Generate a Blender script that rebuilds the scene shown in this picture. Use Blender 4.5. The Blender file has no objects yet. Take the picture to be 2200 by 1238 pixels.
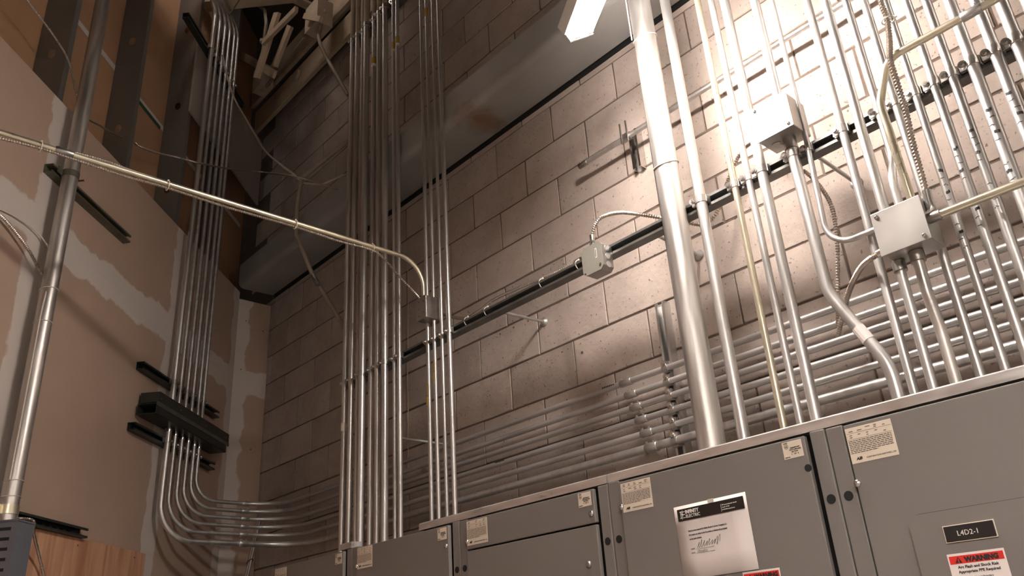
import bpy, bmesh, math, random
from mathutils import Vector, Matrix
random.seed(7)
SC = bpy.context.scene
COL = SC.collection
# ------------------------------------------------------------------ camera
CAM_C = Vector((2.63236, -2.42413, 1.83369))
CAM_R = ((0.6622635, 0.7466637, -0.062453), (0.345696, -0.2305395, 0.9095855), (-0.6647566, 0.623975, 0.4107966))
FPX = 1759.719
cam = bpy.data.cameras.new('camera'); cam.sensor_width = 36.0; cam.lens = FPX / 2200 * 36.0; cam.clip_start = 0.05
co = bpy.data.objects.new('camera', cam); COL.objects.link(co); SC.camera = co
_r, _u, _f = [Vector(v) for v in CAM_R]
M = Matrix(((_r.x, _u.x, -_f.x), (_r.y, _u.y, -_f.y), (_r.z, _u.z, -_f.z))).to_4x4()
M.translation = CAM_C
co.matrix_world = M
# ------------------------------------------------------------------ world, exposure, light levels
SC.view_settings.view_transform = 'Standard'; SC.view_settings.look = 'None'
SC.view_settings.gamma = 1.0; SC.view_settings.use_curve_mapping = False
SC.view_settings.exposure = 1.27
w = bpy.data.worlds.new('world'); SC.world = w; w.use_nodes = True
w.node_tree.nodes['Background'].inputs[0].default_value = (0.9, 0.75, 0.6, 1)
w.node_tree.nodes['Background'].inputs[1].default_value = 0.02
TUBE_POWER = 172.0          # emission strength of the fluorescent tubes in view
TUBE_COLOR = (1.0, 0.90, 0.83, 1)
FAR_POWER = 185.0           # emission of the unseen strip light added beside the camera
HIGH_POWER = 9.0          # unseen strip light added near the roof
# ------------------------------------------------------------------ survey helper: a sight line met with a plane of the room
def sight(px, py):
    return ((px - 1100) / FPX) * _r - ((py - 619) / FPX) * _u + _f
def on_y(px, py, y):
    d = sight(px, py); return CAM_C + d * ((y - CAM_C.y) / d.y)
A45 = math.radians(-45.8)
DE = Vector((math.cos(A45), math.sin(A45), 0)); DN = Vector((-DE.y, DE.x, 0)); DK = Vector((-2.5, -0.24, 0))
def on_d(px, py, n):       # plane parallel to the slanted wall, n metres in front of it
    d = sight(px, py); P0 = DK + n * DN
    return CAM_C + d * ((P0 - CAM_C).dot(DN) / d.dot(DN))
def dw(t, n, z): return DK + t * DE + n * DN + Vector((0, 0, z))
# ------------------------------------------------------------------ materials
MATS = {}
def mat(name, col, rough=0.6, metal=0.0, noise=0.0, nscale=8.0, bump=0.0, bscale=60.0, rvar=0.0, stretch=None, emit=None, random_obj=0.0, spec=0.5, col2=None):
    m = bpy.data.materials.new(name); m.use_nodes = True; nt = m.node_tree; b = nt.nodes['Principled BSDF']
    b.inputs['Base Color'].default_value = (*col, 1); b.inputs['Roughness'].default_value = rough; b.inputs['Metallic'].default_value = metal
    b.inputs['Specular IOR Level'].default_value = spec
    N = nt.nodes.new; L = nt.links.new
    if emit:
        b.inputs['Emission Color'].default_value = emit[0]; b.inputs['Emission Strength'].default_value = emit[1]
    tc = N('ShaderNodeTexCoord'); mp = N('ShaderNodeMapping'); L(tc.outputs['Object'], mp.inputs[0])
    if stretch: mp.inputs['Scale'].default_value = stretch
    col_out = None
    if noise or col2:
        n = N('ShaderNodeTexNoise'); n.inputs['Scale'].default_value = nscale; n.inputs['Detail'].default_value = 6; L(mp.outputs[0], n.inputs['Vector'])
        mx = N('ShaderNodeMix'); mx.data_type = 'RGBA'
        rmp = N('ShaderNodeMapRange'); rmp.inputs[1].default_value = 0.3; rmp.inputs[2].default_value = 0.7; L(n.outputs['Fac'], rmp.inputs[0]); L(rmp.outputs[0], mx.inputs['Factor'])
        c2 = col2 if col2 else tuple(min(1, c * (1 + noise)) for c in col)
        c1 = col if col2 else tuple(c * (1 - noise) for c in col)
        mx.inputs['A'].default_value = (*c1, 1); mx.inputs['B'].default_value = (*c2, 1)
        col_out = mx.outputs['Result']
        if rvar:
            rr = N('ShaderNodeMapRange'); rr.inputs[1].default_value = 0.3; rr.inputs[2].default_value = 0.7
            rr.inputs[3].default_value = max(0.05, rough - rvar); rr.inputs[4].default_value = min(1, rough + rvar)
            L(n.outputs['Fac'], rr.inputs[0]); L(rr.outputs[0], b.inputs['Roughness'])
    if random_obj:
        oi = N('ShaderNodeObjectInfo'); hv = N('ShaderNodeHueSaturation'); mr = N('ShaderNodeMapRange')
        mr.inputs[3].default_value = 1 - random_obj; mr.inputs[4].default_value = 1 + random_obj
        L(oi.outputs['Random'], mr.inputs[0]); L(mr.outputs[0], hv.inputs['Value'])
        if col_out: L(col_out, hv.inputs['Color'])
        else: hv.inputs['Color'].default_value = (*col, 1)
        col_out = hv.outputs[0]
    if col_out: L(col_out, b.inputs['Base Color'])
    if bump:
        n2 = N('ShaderNodeTexNoise'); n2.inputs['Scale'].default_value = bscale; n2.inputs['Detail'].default_value = 4; L(mp.outputs[0], n2.inputs['Vector'])
        bp = N('ShaderNodeBump'); bp.inputs['Strength'].default_value = bump; bp.inputs['Distance'].default_value = 0.004
        L(n2.outputs['Fac'], bp.inputs['Height']); L(bp.outputs[0], b.inputs['Normal'])
    MATS[name] = m
    return m
GALV = mat('galvanised steel', (.60, .588, .572), .38, .88, noise=.13, nscale=7, rvar=.09, stretch=(4, 4, .35))
GALV2 = mat('weathered galvanised steel', (.57, .54, .51), .42, .88, noise=.20, nscale=9, rvar=.12, stretch=(4, 4, .35))
GALVH = mat('dull galvanised tubing', (.54, .53, .52), .42, .82, noise=.14, nscale=9, rvar=.08, stretch=(.5, 3, 3))
YELLOW_Z = mat('yellow zinc steel', (.72, .66, .51), .32, .86, noise=.12, nscale=6, rvar=.06)
BRIGHT = mat('bright zinc hardware', (.62, .6, .58), .25, 1, noise=.1, nscale=20)
CLAMP = mat('zinc plated clamp', (.50, .48, .455), .36, .9, noise=.12, nscale=30)
RAILM = mat('bright rolled rail', (.70, .695, .69), .36, .85, noise=.16, nscale=14, rvar=.1, stretch=(.6, 3, 3))
CASTZ = mat('die cast zinc', (.34, .32, .30), .42, 1, noise=.12, nscale=30)
BLACKST = mat('dark green painted strut', (.022, .026, .022), .42, 0, noise=.2, nscale=14)
OLIVE = mat('olive painted strut', (.085, .08, .055), .45, 0, noise=.15, nscale=14)
STRUTD = mat('dark galvanised strut', (.15, .148, .14), .45, .6, noise=.2, nscale=12)
GREYP = mat('grey enamel cabinet paint', (.160, .147, .135), .42, 0, noise=.03, nscale=3, bump=.04, bscale=220)
GREYD = mat('grey cabinet edge paint', (.27, .25, .23), .4)
GREYBOX = mat('grey box paint', (.20, .19, .165), .45, 0, noise=.05, nscale=12)
BLUEGREY = mat('blue grey louvre paint', (.105, .11, .125), .5, 0, noise=.04, nscale=8)
HOLE = mat('dark hollow', (.004, .004, .004), .9)  # near black for holes; also paints the shade in gaps
BEAMM = mat('grey beam primer', (.28, .27, .257), .5, 0, noise=.12, nscale=3.2, bump=.12, bscale=9)
DKSTEEL = mat('dark column steel', (.03, .032, .03), .5, 0, noise=.25, nscale=5)
WHITE_EN = mat('white enamel', (.72, .70, .66), .35)
PLASTIC = mat('white nylon', (.66, .60, .53), .5)
WIRE = mat('cream cable jacket', (.52, .46, .38), .5)
BROWNW = mat('dusty brown conduit', (.30, .25, .195), .6, .2, noise=.15, nscale=10)
BLACKC = mat('black cable jacket', (.012, .011, .011), .4)
ARMOR = mat('flexible metal armour', (.46, .40, .35), .36, 1)
STUDM = mat('galvanised stud', (.20, .185, .17), .5, .55, noise=.12, nscale=4)
TIMBER = mat('dusty framing', (.46, .36, .26), .8, 0, noise=.18, nscale=6)
DUSTY = mat('dusty grey box', (.46, .38, .29), .7, 0, noise=.1, nscale=9)
DECKM = mat('dark roof deck', (.06, .05, .042), .85, 0, noise=.2, nscale=3)
PAPER = mat('white paper', (.66, .60, .57), .75, 0, noise=.02, nscale=4)
CREAM = mat('cream sticker', (.62, .54, .44), .6, 0, noise=.02, nscale=6)
INK = mat('black ink', (.012, .01, .01), .6)
INKW = mat('white ink', (.62, .58, .55), .6)
RED = mat('red ink', (.55, .018, .012), .5)
BLACKPL = mat('black engraved plate', (.008, .007, .007), .4)
YSTICK = mat('yellow sticker', (.42, .27, .03), .55)
REDTIE = mat('rusty red tie wire', (.12, .02, .012), .6)
COPPER = mat('copper rod', (.6, .26, .14), .35, 1)
CONC = mat('concrete floor', (.45, .43, .41), .7, 0, noise=.1, nscale=2)
ROOMW = mat('room drywall', (.55, .52, .48), .85, 0, noise=.05, nscale=2)
TUBEM = mat('lit fluorescent tube', (1, 1, 1), .4, emit=(TUBE_COLOR, TUBE_POWER))
HIGHM = mat('added high tube', (1, 1, 1), .4, emit=(TUBE_COLOR, HIGH_POWER))
FARM = mat('added unseen tube', (1, 1, 1), .4, emit=(TUBE_COLOR, FAR_POWER))
OVERP = mat('tan overspray paint', (.34, .27, .20), .7, 0, noise=.12, nscale=8)
THREAD = mat('straw twine', (.42, .36, .24), .8)

def block_mat():
    m = mat('concrete block', (.40, .335, .292), .88)
    nt = m.node_tree; b = nt.nodes['Principled BSDF']; N = nt.nodes.new; L = nt.links.new
    tc = N('ShaderNodeTexCoord'); oi = N('ShaderNodeObjectInfo')
    ad = N('ShaderNodeVectorMath'); ad.operation = 'ADD'; cm = N('ShaderNodeCombineXYZ')
    sc = N('ShaderNodeMath'); sc.operation = 'MULTIPLY'; sc.inputs[1].default_value = 37.0
    L(oi.outputs['Random'], sc.inputs[0]); L(sc.outputs[0], cm.inputs[0]); L(sc.outputs[0], cm.inputs[1])
    L(tc.outputs['Object'], ad.inputs[0]); L(cm.outputs[0], ad.inputs[1])
    n1 = N('ShaderNodeTexNoise'); n1.inputs['Scale'].default_value = 5; n1.inputs['Detail'].default_value = 8; n1.inputs['Roughness'].default_value = .7; L(ad.outputs[0], n1.inputs['Vector'])
    r1 = N('ShaderNodeValToRGB'); r1.color_ramp.elements[0].position = .3; r1.color_ramp.elements[1].position = .72
    r1.color_ramp.elements[0].color = (.362, .298, .259, 1); r1.color_ramp.elements[1].color = (.485, .412, .366, 1); L(n1.outputs['Fac'], r1.inputs[0])
    vo = N('ShaderNodeTexVoronoi'); vo.inputs['Scale'].default_value = 62; L(ad.outputs[0], vo.inputs['Vector'])
    n3 = N('ShaderNodeTexNoise'); n3.inputs['Scale'].default_value = 90; n3.inputs['Detail'].default_value = 3; L(ad.outputs[0], n3.inputs['Vector'])
    pit = N('ShaderNodeMapRange'); pit.inputs[1].default_value = .64; pit.inputs[2].default_value = .74; L(n3.outputs['Fac'], pit.inputs[0])
    mx = N('ShaderNodeMix'); mx.data_type = 'RGBA'; L(pit.outputs[0], mx.inputs['Factor']); L(r1.outputs[0], mx.inputs['A']); mx.inputs['B'].default_value = (.17, .13, .108, 1)
    hv = N('ShaderNodeHueSaturation'); mr = N('ShaderNodeMapRange'); mr.inputs[3].default_value = .86; mr.inputs[4].default_value = 1.1
    L(oi.outputs['Random'], mr.inputs[0]); L(mr.outputs[0], hv.inputs['Value']); L(mx.outputs['Result'], hv.inputs['Color']); L(hv.outputs[0], b.inputs['Base Color'])
    n4 = N('ShaderNodeTexNoise'); n4.inputs['Scale'].default_value = 45; n4.inputs['Detail'].default_value = 6; L(ad.outputs[0], n4.inputs['Vector'])
    sb = N('ShaderNodeMath'); sb.operation = 'SUBTRACT'; L(n4.outputs['Fac'], sb.inputs[0]); L(pit.outputs[0], sb.inputs[1])
    bp = N('ShaderNodeBump'); bp.inputs['Strength'].default_value = .45; bp.inputs['Distance'].default_value = .006; L(sb.outputs[0], bp.inputs['Height']); L(bp.outputs[0], b.inputs['Normal'])
    return m
BLOCKM = block_mat()
MORTAR = mat('mortar', (.115, .085, .068), .95, 0, noise=.15, nscale=14, bump=.6, bscale=70)

def drywall_mat(name, base, bands_t, bands_z):
    m = mat(name, base, .85); nt = m.node_tree; b = nt.nodes['Principled BSDF']; N = nt.nodes.new; L = nt.links.new
    tc = N('ShaderNodeTexCoord'); sp = N('ShaderNodeSeparateXYZ'); L(tc.outputs['Object'], sp.inputs[0])
    nz = N('ShaderNodeTexNoise'); nz.inputs['Scale'].default_value = 6.5; nz.inputs['Detail'].default_value = 7; L(tc.outputs['Object'], nz.inputs['Vector'])
    wob = N('ShaderNodeMapRange'); wob.inputs[1].default_value = .25; wob.inputs[2].default_value = .75; wob.inputs[3].default_value = -.035; wob.inputs[4].default_value = .035; L(nz.outputs['Fac'], wob.inputs[0])
    total = None
    def band(src, c, hw):
        nonlocal total
        a = N('ShaderNodeMath'); a.operation = 'SUBTRACT'; L(src, a.inputs[0]); a.inputs[1].default_value = c
        ab = N('ShaderNodeMath'); ab.operation = 'ABSOLUTE'; L(a.outputs[0], ab.inputs[0])
        s2 = N('ShaderNodeMath'); s2.operation = 'ADD'; L(ab.outputs[0], s2.inputs[0]); L(wob.outputs[0], s2.inputs[1])
        mr = N('ShaderNodeMapRange'); mr.inputs[1].default_value = hw - .006; mr.inputs[2].default_value = hw + .006; mr.inputs[3].default_value = 1; mr.inputs[4].default_value = 0; L(s2.outputs[0], mr.inputs[0])
        if total is None: total = mr.outputs[0]
        else:
            mxx = N('ShaderNodeMath'); mxx.operation = 'MAXIMUM'; L(total, mxx.inputs[0]); L(mr.outputs[0], mxx.inputs[1]); total = mxx.outputs[0]
    for c, hw in bands_t: band(sp.outputs[0], c, hw)
    for c, hw in bands_z: band(sp.outputs[2], c, hw)
    n2 = N('ShaderNodeTexNoise'); n2.inputs['Scale'].default_value = 3; n2.inputs['Detail'].default_value = 5; L(tc.outputs['Object'], n2.inputs['Vector'])
    c1 = N('ShaderNodeMix'); c1.data_type = 'RGBA'; L(n2.outputs['Fac'], c1.inputs['Factor']); c1.inputs['A'].default_value = (*[v * .9 for v in base], 1); c1.inputs['B'].default_value = (*[v * 1.1 for v in base], 1)
    c2 = N('ShaderNodeMix'); c2.data_type = 'RGBA'; L(n2.outputs['Fac'], c2.inputs['Factor']); c2.inputs['A'].default_value = (.50, .44, .395, 1); c2.inputs['B'].default_value = (.66, .595, .545, 1)
    mx = N('ShaderNodeMix'); mx.data_type = 'RGBA'; L(total, mx.inputs['Factor']); L(c1.outputs['Result'], mx.inputs['A']); L(c2.outputs['Result'], mx.inputs['B'])
    L(mx.outputs['Result'], b.inputs['Base Color'])
    return m
DRY = drywall_mat('tan drywall with joint compound', (.43, .308, .236), [(0, .09), (.9, .075), (2.14, .095)], [(3.655, .085)])
DRYBACK = mat('orange brown board backing', (.42, .24, .13), .9, 0, noise=.12, nscale=2.5)
DRYGREY = mat('grey sheathing board', (.33, .285, .25), .85, 0, noise=.06, nscale=3)

def ply_mat():
    m = mat('plywood', (.5, .3, .18), .7); nt = m.node_tree; b = nt.nodes['Principled BSDF']; N = nt.nodes.new; L = nt.links.new
    tc = N('ShaderNodeTexCoord'); mp = N('ShaderNodeMapping'); mp.inputs['Scale'].default_value = (9, 9, .9); L(tc.outputs['Object'], mp.inputs[0])
    n = N('ShaderNodeTexNoise'); n.inputs['Scale'].default_value = 2.2; n.inputs['Detail'].default_value = 9; n.inputs['Distortion'].default_value = .8; L(mp.outputs[0], n.inputs['Vector'])
    r = N('ShaderNodeValToRGB'); r.color_ramp.elements[0].position = .3; r.color_ramp.elements[1].position = .7
    r.color_ramp.elements[0].color = (.36, .155, .085, 1); r.color_ramp.elements[1].color = (.62, .36, .22, 1); L(n.outputs['Fac'], r.inputs[0]); L(r.outputs[0], b.inputs['Base Color'])
    return m
PLY = ply_mat()
def beam_rust(m):
    nt = m.node_tree; b = nt.nodes['Principled BSDF']; N = nt.nodes.new; L = nt.links.new
    src = b.inputs['Base Color'].links[0].from_socket
    tc = N('ShaderNodeTexCoord'); vm = N('ShaderNodeVectorMath'); vm.operation = 'DISTANCE'; L(tc.outputs['Object'], vm.inputs[0]); vm.inputs[1].default_value = (.06, -.16, 4.316)
    nz = N('ShaderNodeTexNoise'); nz.inputs['Scale'].default_value = 11; nz.inputs['Detail'].default_value = 6; L(tc.outputs['Object'], nz.inputs['Vector'])
    mr = N('ShaderNodeMapRange'); mr.inputs[1].default_value = .02; mr.inputs[2].default_value = .34; mr.inputs[3].default_value = .66; mr.inputs[4].default_value = -.5; L(vm.outputs['Value'], mr.inputs[0])
    ad = N('ShaderNodeMath'); ad.operation = 'ADD'; L(mr.outputs[0], ad.inputs[0]); L(nz.outputs['Fac'], ad.inputs[1])
    m2 = N('ShaderNodeMapRange'); m2.inputs[1].default_value = .72; m2.inputs[2].default_value = 1.15; L(ad.outputs[0], m2.inputs[0])
    mx = N('ShaderNodeMix'); mx.data_type = 'RGBA'; L(m2.outputs[0], mx.inputs['Factor']); L(src, mx.inputs['A']); mx.inputs['B'].default_value = (.19, .115, .07, 1)
    L(mx.outputs['Result'], b.inputs['Base Color'])
beam_rust(BEAMM)
# ------------------------------------------------------------------ mesh builder
class MB:
    def __init__(s): s.v = []; s.f = []; s.sm = []; s.mi = []; s.mats = []; s.cur = 0
    def use(s, m):
        if m not in s.mats: s.mats.append(m)
        s.cur = s.mats.index(m); return s
    def face(s, idx, smooth=False): s.f.append(tuple(idx)); s.sm.append(smooth); s.mi.append(s.cur)
    def box(s, x0, x1, y0, y1, z0, z1):
        b = len(s.v)
        for z in (z0, z1):
            for y in (y0, y1):
                for x in (x0, x1): s.v.append(Vector((x, y, z)))
        for q in ((0, 2, 3, 1), (4, 5, 7, 6), (0, 1, 5, 4), (2, 6, 7, 3), (0, 4, 6, 2), (1, 3, 7, 5)): s.face([b + i for i in q])
        return s
    def obox(s, c, ax, ay, az):          # centre and three half-axis vectors
        b = len(s.v)
        for k in (-1, 1):
            for j in (-1, 1):
                for i in (-1, 1): s.v.append(Vector(c) + i * Vector(ax) + j * Vector(ay) + k * Vector(az))
        for q in ((0, 2, 3, 1), (4, 5, 7, 6), (0, 1, 5, 4), (2, 6, 7, 3), (0, 4, 6, 2), (1, 3, 7, 5)): s.face([b + i for i in q])
        return s
    def bbox(s, x0, x1, y0, y1, z0, z1, c=.004):   # box with bevelled edges
        bm = bmesh.new(); r = bmesh.ops.create_cube(bm, size=1)
        for v in bm.verts: v.co = Vector(((x0 + x1) / 2 + v.co.x * (x1 - x0), (y0 + y1) / 2 + v.co.y * (y1 - y0), (z0 + z1) / 2 + v.co.z * (z1 - z0)))
        bmesh.ops.bevel(bm, geom=bm.edges[:], offset=c, segments=2, affect='EDGES', profile=.5)
        b = len(s.v); bm.verts.index_update()
        for v in bm.verts: s.v.append(v.co.copy())
        for f in bm.faces: s.face([b + v.index for v in f.verts])
        bm.free(); return s
    def ring_tube(s, pts, radii, seg=14, caps=True, smooth=True):
        pts = [Vector(p) for p in pts]; n = len(pts); tang = []
        for i in range(n):
            a = pts[max(0, i - 1)]; c = pts[min(n - 1, i + 1)]; tang.append((c - a).normalized())
        t0 = tang[0]; ref = Vector((0, 0, 1)) if abs(t0.z) < .9 else Vector((1, 0, 0))
        u = (ref - t0 * ref.dot(t0)).normalized(); b = len(s.v)
        for i in range(n):
            t = tang[i]; u = (u - t * u.dot(t)).normalized(); w_ = t.cross(u); r = radii[i] if hasattr(radii, '__len__') else radii
            for k in range(seg):
                a = 2 * math.pi * k / seg; s.v.append(pts[i] + r * (math.cos(a) * u + math.sin(a) * w_))
        for i in range(n - 1):
            for k in range(seg):
                k2 = (k + 1) % seg
                s.face((b + i * seg + k, b + i * seg + k2, b + (i + 1) * seg + k2, b + (i + 1) * seg + k), smooth)
        if caps:
            for r0, fl_ in ((b, True), (b + (n - 1) * seg, False)):     # own vertices, so the rims stay crisp
                c0 = len(s.v); s.v.extend(s.v[r0 + k].copy() for k in range(seg)); q = [c0 + k for k in range(seg)]
                s.face(q[::-1] if fl_ else q)
        return s
    def cyl(s, a, c, r, seg=14, caps=True): return s.ring_tube([a, c], r, seg, caps)
    def hexbolt(s, a, d, r, h):          # hex head at a, axis d
        a = Vector(a); return s.ring_tube([a, a + Vector(d).normalized() * h], r, 6, True, False)
    def prism(s, prof, o, u, v, d, smooth=False):   # 2D profile in (u,v) at o extruded by vector d
        o, u, v, d = Vector(o), Vector(u), Vector(v), Vector(d); b = len(s.v); n = len(prof)
        for k in (0, 1):
            for (p, q) in prof: s.v.append(o + p * u + q * v + k * d)
        for i in range(n):
            j = (i + 1) % n; s.face((b + i, b + j, b + n + j, b + n + i), smooth)
        s.face([b + i for i in range(n)][::-1]); s.face([b + n + i for i in range(n)])
        return s
    def build(s, name, m=None, parent=None, fix=True):
        me = bpy.data.meshes.new(name); me.from_pydata([tuple(v) for v in s.v], [], s.f)
        mats = s.mats if s.mats else [m]
        for q in mats: me.materials.append(q)
        me.polygons.foreach_set('use_smooth', s.sm); me.polygons.foreach_set('material_index', s.mi); me.update()
        if fix:
            bm = bmesh.new(); bm.from_mesh(me); bmesh.ops.recalc_face_normals(bm, faces=bm.faces[:]); bm.to_mesh(me); bm.free()
        o = bpy.data.objects.new(name, me); COL.objects.link(o)
        if parent: o.parent = parent
        return o
def tag(o, label=None, cat=None, group=None, kind=None):
    if label: o['label'] = label
    if cat: o['category'] = cat
    if group: o['group'] = group
    if kind: o['kind'] = kind
    return o
def empty(name, loc=(0, 0, 0)):
    o = bpy.data.objects.new(name, None); o.empty_display_size = .05; COL.objects.link(o); o.location = loc; return o
def fillet(pts, r, seg=8):
    pts = [Vector(p) for p in pts]; out = [pts[0]]
    for i in range(1, len(pts) - 1):
        rr = r[i - 1] if hasattr(r, '__len__') else r
        a = (pts[i - 1] - pts[i]).normalized(); c = (pts[i + 1] - pts[i]).normalized()
        ang = math.acos(max(-1, min(1, a.dot(c))))
        if rr <= 0 or ang > 3.13: out.append(pts[i]); continue
        d = rr / math.tan(ang / 2); cen = pts[i] + (a + c).normalized() * (rr / math.sin(ang / 2))
        p0 = pts[i] + a * d - cen; p1 = pts[i] + c * d - cen; th = p0.angle(p1)
        for k in range(seg + 1):
            f = k / seg; out.append(cen + (math.sin((1 - f) * th) * p0 + math.sin(f * th) * p1) / math.sin(th))
    out.append(pts[-1]); return out
def spline(pts, n=12):                   # Catmull-Rom
    P = [Vector(p) for p in pts]; P = [P[0] * 2 - P[1]] + P + [P[-1] * 2 - P[-2]]; out = []
    for i in range(1, len(P) - 2):
        for k in range(n):
            t = k / n; a, b, c, d = P[i - 1], P[i], P[i + 1], P[i + 2]
            out.append(.5 * ((2 * b) + (c - a) * t + (2 * a - 5 * b + 4 * c - d) * t * t + (3 * b - 3 * c + d - a) * t ** 3))
    out.append(P[-2]); return out
def resample(pts, step):
    out = [pts[0]]; acc = 0
    for a, b in zip(pts, pts[1:]):
        L = (b - a).length; p = step - acc
        while p < L: out.append(a + (b - a) * (p / L)); p += step
        acc = (acc + L) % step if L else acc
    return out
def armor(mb, pts, r=.0062, pitch=.0075, seg=8):   # corrugated flexible conduit
    q = resample(pts, pitch / 2)
    if len(q) < 2: q = pts
    return mb.ring_tube(q, [r * (1.04 if i % 2 else .66) for i in range(len(q))], seg, True, False)
def text(body, size, m, M4, parent, name='lettering', align='LEFT', bold=0.0, xs=1.0, shear=0.0):
    cu = bpy.data.curves.new(name, 'FONT'); cu.body = body; cu.size = size; cu.align_x = align; cu.resolution_u = 2; cu.offset = bold; cu.extrude = .0002; cu.shear = shear
    tmp = bpy.data.objects.new('tmp', cu); COL.objects.link(tmp)
    dg = bpy.context.evaluated_depsgraph_get(); me = bpy.data.meshes.new_from_object(tmp.evaluated_get(dg))
    bpy.data.objects.remove(tmp); bpy.data.curves.remove(cu)
    me.transform(M4 @ Matrix.Diagonal((xs, 1, 1, 1))); me.materials.clear(); me.materials.append(m)
    o = bpy.data.objects.new(name, me); COL.objects.link(o); o.parent = parent
    return o
def front(x, y, z, rot=0.0):             # writing plane facing -y, optional tilt
    return Matrix.Translation((x, y, z)) @ Matrix.Rotation(math.pi / 2, 4, 'X') @ Matrix.Rotation(rot, 4, 'Z')
def strut_profile(w_=.0413, d=.0413, t=.0026, lip=.0095, ret=.008):
    h = w_ / 2
    return [(-h, 0), (h, 0), (h, d), (h - lip, d), (h - lip, d - ret), (h - lip + t, d - ret), (h - lip + t, d - t), (h - t, d - t), (h - t, t), (-h + t, t), (-h + t, d - t), (-h + lip - t, d - t), (-h + lip - t, d - ret), (-h + lip, d - ret), (-h + lip, d), (-h, d)]
Z = Vector((0, 0, 1)); X = Vector((1, 0, 0)); Y = Vector((0, 1, 0))
# ================================================================== SETTING
fl = MB().box(-4.2, 4.6, -5.2, .4, -.1, 0).build('floor', CONC); tag(fl, kind='structure')
ce = MB().box(-4.2, 4.6, -5.2, .4, 6.9, 7.0).build('ceiling', DECKM); tag(ce, kind='structure')
wr = MB().box(4.5, 4.6, -5.2, .4, 0, 6.9).build('wall_right', ROOMW); tag(wr, kind='structure')
wf = MB().box(-1.0, 4.5, -5.2, -5.1, 0, 6.9).build('wall_front', ROOMW); tag(wf, kind='structure')
# block wall: mortar slab with every block a part
wb = MB().box(-3.4, 4.5, .0038, .2, 0, 6.9).build('wall_back', MORTAR); tag(wb, kind='structure')
H, LB = .2032, .4064
def block_mesh(i, hw):
    rnd = random.Random(i); hh = H / 2 - .0034; hw -= .0034; c = .0024
    xs = [-hw, -hw / 3, hw / 3, hw]; zs = [-hh, 0, hh]
    mb = MB(); per = [(xs[0], zs[0]), (xs[1], zs[0]), (xs[2], zs[0]), (xs[3], zs[0]), (xs[3], zs[1]), (xs[3], zs[2]), (xs[2], zs[2]), (xs[1], zs[2]), (xs[0], zs[2]), (xs[0], zs[1])]
    n = len(per); fr = []
    for (x, z) in per:
        jx, jz = rnd.uniform(-.0014, .0014), rnd.uniform(-.0014, .0014)
        mb.v.append(Vector((x + jx, .0042, z + jz))); fr.append((x - math.copysign(c, x) + jx + rnd.uniform(-.001, .001) if abs(x) > hw * .9 else x, z - math.copysign(c, z) + jz if abs(z) > hh * .9 else z))
    for (x, z) in fr: mb.v.append(Vector((x, rnd.uniform(-.0012, .0012), z)))
    for k in range(n): mb.face((k, (k + 1) % n, n + (k + 1) % n, n + k))
    mb.face([n + k for k in range(n)])
    me = mb.build('block', BLOCKM); m_ = me.data; bpy.data.objects.remove(me); return m_
BM = [block_mesh(i, LB / 2) for i in range(6)]; HALF = block_mesh(99, LB / 4)
nblk = 0
for k in range(11, 30):
    off = 0 if k % 2 == 0 else .5
    for m_ in range(-7, 9):
        x0 = (m_ + off) * LB
        if x0 + LB > 3.3 or x0 < -2.9 or nblk >= 300: continue
        o = bpy.data.objects.new('block', BM[random.randrange(6)]); COL.objects.link(o); o.parent = wb
        o.location = (x0 + LB / 2, random.uniform(-.0012, .0012), (k + .5) * H); nblk += 1
        if k == 21: o.scale = (1, 1, .15); o.location.z = k * H + .016     # cut sliver under the beam
MB().box(-2.46, 3.3, .0005, .0037, 4.301, 4.336).build('beam_gap_shade', HOLE, wb)  # dark strip painting the shade of the gap under the beam
# slanted wall: children in wall coordinates (along, out, up)
wl = MB().box(-.35, 5.2, -.19, -.17, 0, 6.9).build('wall_left', DRYBACK); tag(wl, kind='structure')
wl.matrix_world = Matrix.Translation(DK) @ Matrix.Rotation(A45, 4, 'Z')
def sheet(t0, t1, z0, z1, m=None, n0=-.0155, n1=0.0, name='drywall_sheet'):
    g = .0001
    o = MB().bbox(t0 + g, t1 - g, n0, n1, z0 + g, z1 - g, .0003).build(name, m or DRY, wl); return o
for (t0, t1) in ((.0, .9), (.9, 2.12), (2.12, 3.34), (3.34, 4.56)):
    sheet(t0, t1, 1.22, 2.44); sheet(t0, t1, 2.44, 3.66); sheet(t0, t1, 3.66, 4.306)
sheet(.95, 2.17, 1.2, 2.43, PLY, .0005, .018, 'plywood_sheet'); sheet(2.172, 3.39, 1.2, 2.43, PLY, .0005, .018, 'plywood_sheet')
for t in (1.06, 1.56, 1.97):
    MB().cyl((t, .0175, 2.40), (t, .0186, 2.40), .004, 8).build('screw_head', INK, wl)
s_ = sheet(-.21, 1.0, 5.135, 5.70, DRYGREY, -.0155, 0, 'sheathing_strip'); s_['label'] = 'grey gypsum strip with bare dark gap below'
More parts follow.
